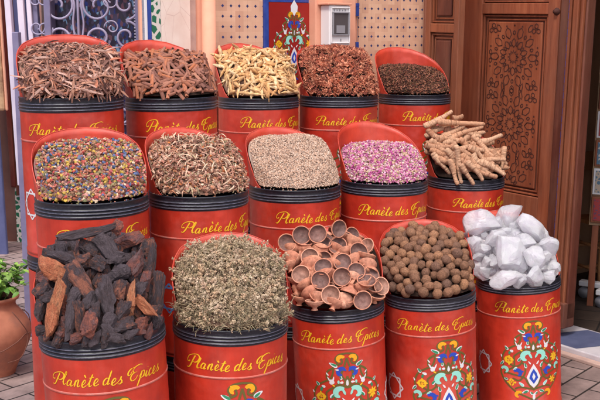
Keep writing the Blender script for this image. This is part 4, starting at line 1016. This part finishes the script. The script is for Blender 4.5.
mb = MB(); mb.box(lx(19.1), lx(40), -.02, -.001, .061, zb1-.101); mb.build('plinth_panel', M['pink'], fw, smooth=False)
tp = empty('timber_window_frame', (0, YL-.0, 0), 0, -.02); tag(tp, 'dark red timber frame upright on the pink wall at far left', 'window frame')
mb = MB(); mb.box(lx(13.5), lx(18.5), -.10, -.06, lz(15, 180), 4.0); mb.build('upright', wood('oxblood_timber', S(88, 24, 22), S(112, 34, 28), S(134, 46, 36)), tp, smooth=False, bevel=.01)
mb = MB(); mb.box(lx(18.6), lx(34), -.09, -.06, lz(15, 188), 4.0); mb.build('shutter_leaf', M['wooddk'], tp, smooth=False)
sp_ = empty('stone_pier', (0, YL-.5, 0), 0, -.02); tag(sp_, 'tan weathered pier cut by the left edge of the picture', 'pier')
gx2 = lambda px: at(px, 80, YL-.5).x
mb = MB(); mb.box(gx2(-40), gx2(6.5), 0, .04, at(5, 105, YL-.5).z, 4.0); mb.build('shaft', M['tan'], sp_, smooth=False, bevel=.02)
mb = MB(); mb.box(gx2(6.6), gx2(9), .005, .035, at(5, 105, YL-.5).z, 4.0); mb.build('edge_bead', M['pink'], sp_, smooth=False, bevel=.01)
mb = MB(); mb.box(gx2(-40), gx2(-1), -.005, .04, 0, at(5, 105, YL-.5).z-.002); mb.build('pier_base', M['slate'], sp_, smooth=False, bevel=.01)

# ---- corner and door wall B
def bx(mb, px0, px1, y0, y1, z0, z1): mb.box(sB(px0), sB(px1), y0, y1, z0, z1)
def panel_leaf(root, s0, s1, zs, mat, matp, th=.045, rail=.09, carve=None, rr_=None):
    rail2 = rr_ or rail
    """frame-and-panel leaf; zs = list of (z0,z1) panel openings"""
    mb = MB(); mb.box(s0, s0+rail, 0, th, .02, 3.0); mb.box(s1-rail2, s1, 0, th, .02, 3.0); mb.build('stiles', mat, root, smooth=False, bevel=.004)
    edges = [.02]+[v for z in zs for v in z]+[3.0]
    for i in range(0, len(edges), 2):
        if edges[i+1]-edges[i] > .01:
            mb = MB(); mb.box(s0+rail+.0005, s1-rail2-.0005, .002, th-.002, edges[i], edges[i+1]); mb.build('rail', mat, root, smooth=False, bevel=.004)
    for z0, z1 in zs:
        a, b_ = s0+rail, s1-rail2; mb = MB(); g = .022
        mb.box(a+.001, b_-.001, .028, .036, z0+.001, z1-.001)
        p = mb.build('panel_ground', M['wooddk'], root, smooth=False)
        mb = MB()
        for q in (0, 1):
            o1 = .006+q*.020; t = .009; y = .012+.008*q
            mb.box(a+o1, b_-o1, y, .028, z0+o1, z0+o1+t); mb.box(a+o1, b_-o1, y, .028, z1-o1-t, z1-o1)
            mb.box(a+o1, a+o1+t, y, .028, z0+o1+t, z1-o1-t); mb.box(b_-o1-t, b_-o1, y, .028, z0+o1+t, z1-o1-t)
        mb.build('moulding', mat, root, smooth=False, bevel=.002)
        mb = MB(); mb.box(a+.044, b_-.044, .014, .0275, z0+.044, z1-.044); mb.build('panel', matp, root, smooth=False, bevel=.006)
        if carve: carve(root, (a+b_)/2, (b_-a)/2-.05, z0+.05, z1-.05)
def carve_rosettes(root, cx, hw, z0, z1):
    mb = MB(); fn = lambda u, v: (u, .0128, v)  # flat ribbons, no cut: groove shade lies in their dark colour
    def loop(pts, w=.0062): ribbon(mb, pts+[pts[0], pts[1]], w, fn)
    def petal(cx_, cz, a, r0, r1, w):
        c, s = math.cos(a), math.sin(a); q = [(r0, 0), (r0+(r1-r0)*.3, w), (r0+(r1-r0)*.75, w*.9), (r1, 0), (r0+(r1-r0)*.75, -w*.9), (r0+(r1-r0)*.3, -w)]
        P = [(cx_+x*c-y*s, cz+x*s+y*c) for x, y in q]
        if all(abs(p[0]-cx) < hw-.004 and z0 < p[1] < z1 for p in P): loop(P)
    rr = hw*.99; pitch = rr*2.0; cz = z1-rr
    while cz > z0-rr*.6:
        st = []
        for k in range(24):
            a = k*PI/12; r = rr*(.20 if k % 2 == 0 else .12); st.append((cx+r*math.cos(a), cz+r*math.sin(a)))
        if z0 < cz-rr*.2: loop(st, .0085)
        n = 10
        for k in range(n):
            a = k*2*PI/n+PI/n
            petal(cx, cz, a, rr*.29, rr*.55, rr*.075); petal(cx, cz, a+PI/n, rr*.56, rr*.90, rr*.10)
            petal(cx, cz, a, rr*.92, rr*1.16, rr*.07); petal(cx, cz, a+PI/n, rr*.98, rr*1.3, rr*.05); petal(cx, cz, a+PI/n, rr*.33, rr*.48, rr*.03)
            petal(cx, cz, a, rr*.66, rr*.78, rr*.04)
        for sx in (-1, 1):
            for sz in (-1, 1):
                ox, oz = cx+sx*rr*.82, cz+sz*rr*.82
                for k in range(3): petal(ox, oz, k*2*PI/3+PI/2, .004, rr*.17, rr*.06)
                for (dx, dz) in ((.3, .9), (.9, .3), (.62, .62), (.0, .93)):
                    x, z = cx+sx*rr*dx, cz+sz*rr*dz
                    if z0+.01 < z < z1-.01 and abs(x-cx) < hw-.012: poly(mb, [(x+.006*math.cos(t*PI/3), z+.006*math.sin(t*PI/3)) for t in range(6)], fn)
                petal(cx+sx*rr*.9, cz, PI/2*sz, .01, rr*.2, rr*.05)
        cz -= pitch
    mb.build('groove_shade_lines', M['carve'], root)
dl = empty('carved_door', tuple(B0), -TB, .02); tag(dl, 'tall red cedar door leaf with carved rosette panels', 'door')
d0, d1 = sB(456.5), sB(552.5)
zr1, zr0 = zB(508, 28), zB(515, 206); zr2 = zB(508, 17)
panel_leaf(dl, d0, d1, [(.14, zr0-.13), (zr0, zr1), (zr2, 2.86)], M['wood'], M['wood'], rail=(sB(476)-sB(456.5)), carve=carve_rosettes, rr_=sB(552.5)-sB(541))
mb = MB(); mb.lathe([(.0, -.018), (.012, -.016), (.016, 0), (.022, .004), (.022, .008)], 20)
o = mb.build('door_stud', M['carve'], dl, loc=(sB(549.5), -.004, zB(549, 25))); o.rotation_euler = (-PI/2, 0, 0)
# second, darker leaf folded towards the shop wall
pa = at(421, 60, 5.98); pb = at(453.5, 60, 5.72)
ang = math.atan2(pb.y-pa.y, pb.x-pa.x); wdt = math.hypot(pb.x-pa.x, pb.y-pa.y)
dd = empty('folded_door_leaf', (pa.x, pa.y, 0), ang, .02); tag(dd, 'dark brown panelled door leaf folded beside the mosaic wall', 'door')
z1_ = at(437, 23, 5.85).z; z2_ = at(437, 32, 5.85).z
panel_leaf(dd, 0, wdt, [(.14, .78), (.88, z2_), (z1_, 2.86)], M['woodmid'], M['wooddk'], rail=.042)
# wall that closes the corner behind both leaves
cw = empty('door_wall', tuple(B0), -TB); tag(cw, 'dark timber wall behind the cedar door, around the shop entrance', 'wall')
mb = MB(); bx(mb, 440, 553, .06, .12, 0, 3.1); mb.build('boarding', M['wooddk'], cw, smooth=False)
mb = MB(); mb.box(sB(553.2), sB(553.2)+3.6, -.06, .12, 2.62, 3.1); mb.build('lintel', M['wooddk'], cw, smooth=False)
# door jamb
jb = empty('door_jamb', tuple(B0), -TB, .028); tag(jb, 'moulded brown cedar door jamb with inlaid line of blue chips', 'door jamb')
mb = MB(); bx(mb, 553.4, 562.3, -.02, .05, .05, 2.6); mb.build('outer_post', M['wooddk'], jb, smooth=False, bevel=.006)
mb = MB()
for a, b_, y in ((563.8, 566.5, -.04), (566.6, 568.2, -.028), (568.3, 573.5, -.045), (573.6, 575, -.028), (575.1, 577.5, -.035)): bx(mb, a, b_, y, .03, .05, 2.6)
mb.build('moulded_post', M['woodmid'], jb, smooth=False, bevel=.004)
mb = MB(); bx(mb, 577.6, 580, -.02, .05, .05, 2.6); mb.build('inner_post', M['wooddk'], jb, smooth=False, bevel=.006)
mb = MB(); bx(mb, 561.4+1, 563.7, -.02, .03, .05, 2.6); mb.build('inlay_backing', M['woodmid'], jb, smooth=False)
mb = MB(); a, b_ = sB(562.55), sB(563.6); z = .3
while z < 2.55: mb.box(a, b_, -.030, -.0205, z, z+.036); z += .043
mb.build('blue_chips', M['bluet'], jb, smooth=False)
mb = MB()
for a, b_ in ((553.2, 562.4), (563.6, 580)): bx(mb, a, b_, -.052, .053, .0, .15)
mb.build('jamb_foot', M['wooddk'], jb, smooth=False, bevel=.008)
# threshold: white slab with blue lozenges
def sillm():
    m, nt, b = newmat('marble_threshold', S(205, 196, 200), .35, .5)
    nt.links.new(ramp(nt, noise(nt, 7, 6), [(.3, S(178, 170, 178)), (.7, S(216, 208, 210))]), b.inputs['Base Color']); return m
th = empty('threshold', tuple(B0), -TB); tag(th, 'low white marble threshold inlaid with blue lozenges at the shop entrance', 'threshold')
mb = MB(); mb.box(sB(548), sB(548)+3.5, -.15, .22, 0, .045); mb.build('slab', sillm(), th, smooth=False, bevel=.006)
mb = MB(); a = sB(553)
for k in range(6):
    s_ = a+.05+k*.52; mb.add([(s_, -.135, .0464), (s_+.30, -.135, .0464), (s_+.42, .2, .0464), (s_+.12, .2, .0464)], [(0, 1, 2, 3)])
mb.build('blue_inlay', mottled('slate_inlay', S(76, 82, 112), S(96, 102, 132), 12, .4, .5, 0), th, smooth=False)
mb = MB(); mb.box(sB(545), sB(545)+3.5, -.20, -.152, 0, .02); mb.build('kerb_strip', M['grout'], th, smooth=False, bevel=.004)
# interior
I0 = Vector((0, 0, 0))
inr = empty('floor', tuple(B0), -TB); inr['kind'] = 'structure'
mb = MB(); mb.box(sB(553)-.8, sB(700)+2.5, .221, 6.0, .004, .02); mb.build('floor_tiles', M['floorin'], inr, smooth=False); 
iw = empty('shop_interior_wall', tuple(B0), -TB); tag(iw, 'dim brown rear wall of the shop interior seen through the doorway', 'wall')
M['inw'] = mottled('dim_brown_plaster', S(140, 104, 80), S(176, 134, 104), 3, .8, .2, .1)
sa, sb_ = sB(553)-.8, sB(700)+2.5
mb = MB(); mb.box(sa, sb_, 4.2, 4.4, 0, 3.1); mb.box(sb_, sb_+.1, .1, 4.4, 0, 3.1); mb.box(sa-.1, sa, .13, 4.4, 0, 3.1); mb.build('masonry', M['inw'], iw, smooth=False)
ic = empty('ceiling', tuple(B0), -TB); ic['kind'] = 'structure'
mb = MB(); mb.box(sa-.1, sb_+.1, .121, 4.4, 3.1, 3.25); mb.build('ceiling_slab', M['wooddk'], ic, smooth=False)
# board of small framed tiles inside the doorway
bd = empty('framed_tile_board', tuple(at(597, 140, 6.2)-Vector((0, 0, at(597, 140, 6.2).z))), R(-20), .02)
tag(bd, 'tall standing board of small framed pictures just inside the doorway', 'picture board')
w0, w1 = -.035, .42
mb = MB(); zt0, zt1 = at(597, 225, 6.2).z, 2.6; mb.box(w0, w1, .0, .03, zt0, zt1); mb.build('board', M['tan'], bd, smooth=False)
cc = [S(170, 60, 60), S(60, 70, 130), S(190, 170, 150), S(120, 70, 90), S(90, 120, 140), S(200, 190, 180)]
for xx in (w0+.02, w1-.06):
    mb = MB(); mb.box(xx, xx+.04, .0, .028, .02, zt0-.001); mb.build('leg', M['woodmid'], bd, smooth=False, bevel=.003)
z = zt0+.02; k = 0
while z < zt1-.2:
    for j in range(3):
        xx = w0+.008+j*.148; mb = MB(); mb.box(xx, xx+.135, -.02, -.0005, z, z+.165); f = mb.build('picture_frame', M['plas'] if (k+j) % 2 else M['woodmid'], bd, smooth=False, bevel=.004)
        mb = MB(); mb.box(xx+.014, xx+.121, -.024, -.0205, z+.014, z+.151); c1 = cc[(k*2+j) % 6]; c2 = cc[(k+j*2+3) % 6]
        mb.build('picture', greenzellij('small_picture', c1, c2, 40), f, smooth=False)
    z += .178; k += 1
# wooden stool
M['pale'] = wood('pale_wood', S(150, 100, 58), S(180, 124, 76), S(200, 146, 96), .55)
q = ground(598, 291); st = empty('wooden_stool', (q.x+.05, q.y, .02), R(20)); tag(st, 'light wooden stool with turned legs inside the doorway', 'stool')
mb = MB(); mb.box(-.19, .19, -.18, .18, .46, .49); mb.build('seat', M['pale'], st, smooth=False, bevel=.01)
for sx in (-1, 1):
    for sy in (-1, 1):
        mb = MB(); mb.tube([(sx*.17, sy*.16, 0), (sx*.16, sy*.15, .2), (sx*.15, sy*.14, .46)], [.016, .022, .018], 10); mb.build('leg', M['pale'], st)
for z in (.12, .28):
    for s_ in (-1, 1):
        mb = MB(); mb.tube([(-.165, s_*.155, z), (.165, s_*.155, z)], .012, 8); mb.build('stretcher', M['pale'], st)
        mb = MB(); mb.tube([(s_*.165, -.155, z+.04), (s_*.165, .155, z+.04)], .012, 8); mb.build('stretcher', M['pale'], st)
mb = MB(); mb.tube([(-.15, .14, .45), (-.15, .15, .95)], .016, 8); mb.build('back_post', M['pale'], st); mb = MB(); mb.tube([(.15, .14, .45), (.15, .15, .95)], .016, 8); mb.build('back_post', M['pale'], st)
mb = MB(); mb.box(-.15, .15, .135, .155, .8, .93); mb.build('back_slat', M['pale'], st, smooth=False, bevel=.006)
# white castor trolley
q = ground(597, 305); tr = empty('castor_base', (q.x+.08, q.y, .02), R(-35)); tag(tr, 'white low rolling base on grey castors on the shop floor', 'rolling base')
mb = MB(); mb.box(-.2, .22, -.03, .03, .085, .12); mb.box(-.03, .03, -.2, -.031, .085, .12); mb.box(-.03, .03, .031, .2, .085, .12); mb.build('base_arm', M['plas'], tr, smooth=False, bevel=.006)
for (x, y) in ((-.17, 0), (.19, 0), (0, -.17), (0, .17)):
    mb = MB(); mb.tube([(x, y-.012, .04), (x, y+.012, .04)], .038, 20); mb.build('castor', M['grey'], tr); 

# ---- terracotta pot with plant
q = ground(3, 382); pc = at(-4, 350, q.y+.14); P0 = (pc.x, pc.y, 0)
pot = empty('plant_pot', P0); tag(pot, 'round terracotta pot on the paving at the left edge', 'plant pot')
prf = [(.0, .005), (.085, .0), (.095, .012), (.115, .06), (.155, .13), (.178, .19), (.182, .23), (.17, .28), (.135, .33), (.112, .36), (.112, .385), (.128, .40), (.13, .412), (.115, .414), (.10, .40), (.10, .37)]
M['terra'] = mottled('terracotta', S(160, 96, 74), S(186, 118, 92), 7, .75, .3, .25, .004, c3=S(150, 100, 86))
pts = catmull(prf, 4); mb = MB(); mb.lathe([(max(0, p[0]), p[1]) for p in pts], 56); mb.build('vessel', M['terra'], pot)
mb = MB(); mb.lathe([(.0, .385), (.104, .38)], 24); mb.build('soil', mottled('soil', (.03, .02, .014), (.06, .04, .03), 40, .95, .1, .6), pot)
mb = MB(); P = []
for k in range(60):
    a = k/59*2.3*PI-2.4; P.append((math.cos(a)*(.19+.008*math.sin(k)), math.sin(a)*.19, .25+.045*math.sin(a*1.3)+.02*math.sin(k*.5)-.02))
mb.tube(P, .0028, 5)
P = [(.13, -.12, .36), (.17, -.11, .3), (.19, -.07, .22), (.16, -.1, .12), (.1, -.14, .1)]; mb.tube(catmull(P, 6), .0026, 5)
c_ = mb.build('cord', newmat('brown_cord', S(120, 74, 60), .8)[0], loc=P0); tag(c_, 'thin brown cord looped around the terracotta pot', 'cord')
plr = empty('pot_plant', (P0[0], P0[1], .39)); tag(plr, 'bushy green leafy plant growing in the terracotta pot', 'plant')
def leafm():
    m, nt, b = newmat('plant_leaf', (.1, .25, .03), .45, .4); oi = N(nt, 'ShaderNodeAttribute', attribute_name='Col')
    nt.links.new(oi.outputs['Color'], b.inputs['Base Color']); b.inputs['Transmission Weight'].default_value = 0
    b.inputs['Subsurface Weight'].default_value = .2; b.inputs['Subsurface Radius'].default_value = (.01, .02, .005); b.inputs['Subsurface Scale'].default_value = .5; return m
lm = MB(); stm = MB(); GC = [S(120, 165, 60), S(150, 190, 80), S(85, 135, 50), S(170, 205, 100), S(100, 150, 60)]
for k in range(58):
    a = random.uniform(0, 2*PI); sp2 = random.uniform(.02, .27); hh = random.uniform(.10, .22)*(1-.25*sp2/.27)
    e = np.array([math.cos(a)*sp2, math.sin(a)*sp2, hh]); mid = np.array([e[0]*.45, e[1]*.45, hh*.65]); s_ = np.array([e[0]*.15, e[1]*.15, -.02])
    P = catmull([s_, mid, e], 4); stm.tube(P, .0022, 5)
    for j in range(9):
        t = random.randint(3, len(P)-1); c0 = P[t]+rng.normal(size=3)*.012; L = random.uniform(.028, .052); W = L*.62
        v = []; f = []
        for i in range(6):
            u = i/5; w = W/2*math.sin(PI*min(1, u*.92+.06))**.8; zz = -.35*L*u*u
            v += [(u*L, -w, zz+.18*w), (u*L, 0, zz), (u*L, w, zz+.18*w)]
        for i in range(5): f += [(3*i, 3*i+3, 3*i+4, 3*i+1), (3*i+1, 3*i+4, 3*i+5, 3*i+2)]
        az = a+random.uniform(-1.6, 1.6); el = random.uniform(-.5, .7); m = np.array(Euler((random.uniform(-.5, .5), -el, az)).to_matrix())
        lm.add(np.array(v) @ m.T+c0, f, jit(pick(GC)*.75, .15))
lm.build('foliage', leafm(), plr, colors=True); stm.build('stems', newmat('green_stem', S(90, 120, 50), .6)[0], plr)

# ------------------------------------------------------------------ light
w = bpy.data.worlds.new('World'); sc.world = w; w.use_nodes = True; nt = w.node_tree
bg = nt.nodes['Background']; sky = nt.nodes.new('ShaderNodeTexSky'); sky.sky_type = 'NISHITA'; sky.sun_disc = False
SUN_EL, SUN_AZ = 58, -28       # azimuth measured from behind the camera, negative = from the left
sky.sun_elevation = R(SUN_EL); sky.sun_rotation = R(180+SUN_AZ); sky.air_density = 1.0; sky.dust_density = 3.0
nt.links.new(sky.outputs[0], bg.inputs[0]); bg.inputs['Strength'].default_value = .15
sl = bpy.data.lights.new('sun', 'SUN'); sl.energy = 1.5; sl.angle = R(14); sl.color = (1, .95, .88)
so = bpy.data.objects.new('sun', sl); col.objects.link(so); so.location = (0, -3, 8)
az = R(SUN_AZ); dirv = Vector((math.sin(az)*math.cos(R(SUN_EL)), -math.cos(az)*math.cos(R(SUN_EL)), math.sin(R(SUN_EL))))
so.rotation_euler = dirv.to_track_quat('Z', 'Y').to_euler()
sc.view_settings.view_transform = 'Standard'; sc.view_settings.look = 'None'; sc.view_settings.exposure = 0.76; sc.view_settings.gamma = 1
sc.cycles.use_denoising = True; sc.cycles.max_bounces = 8
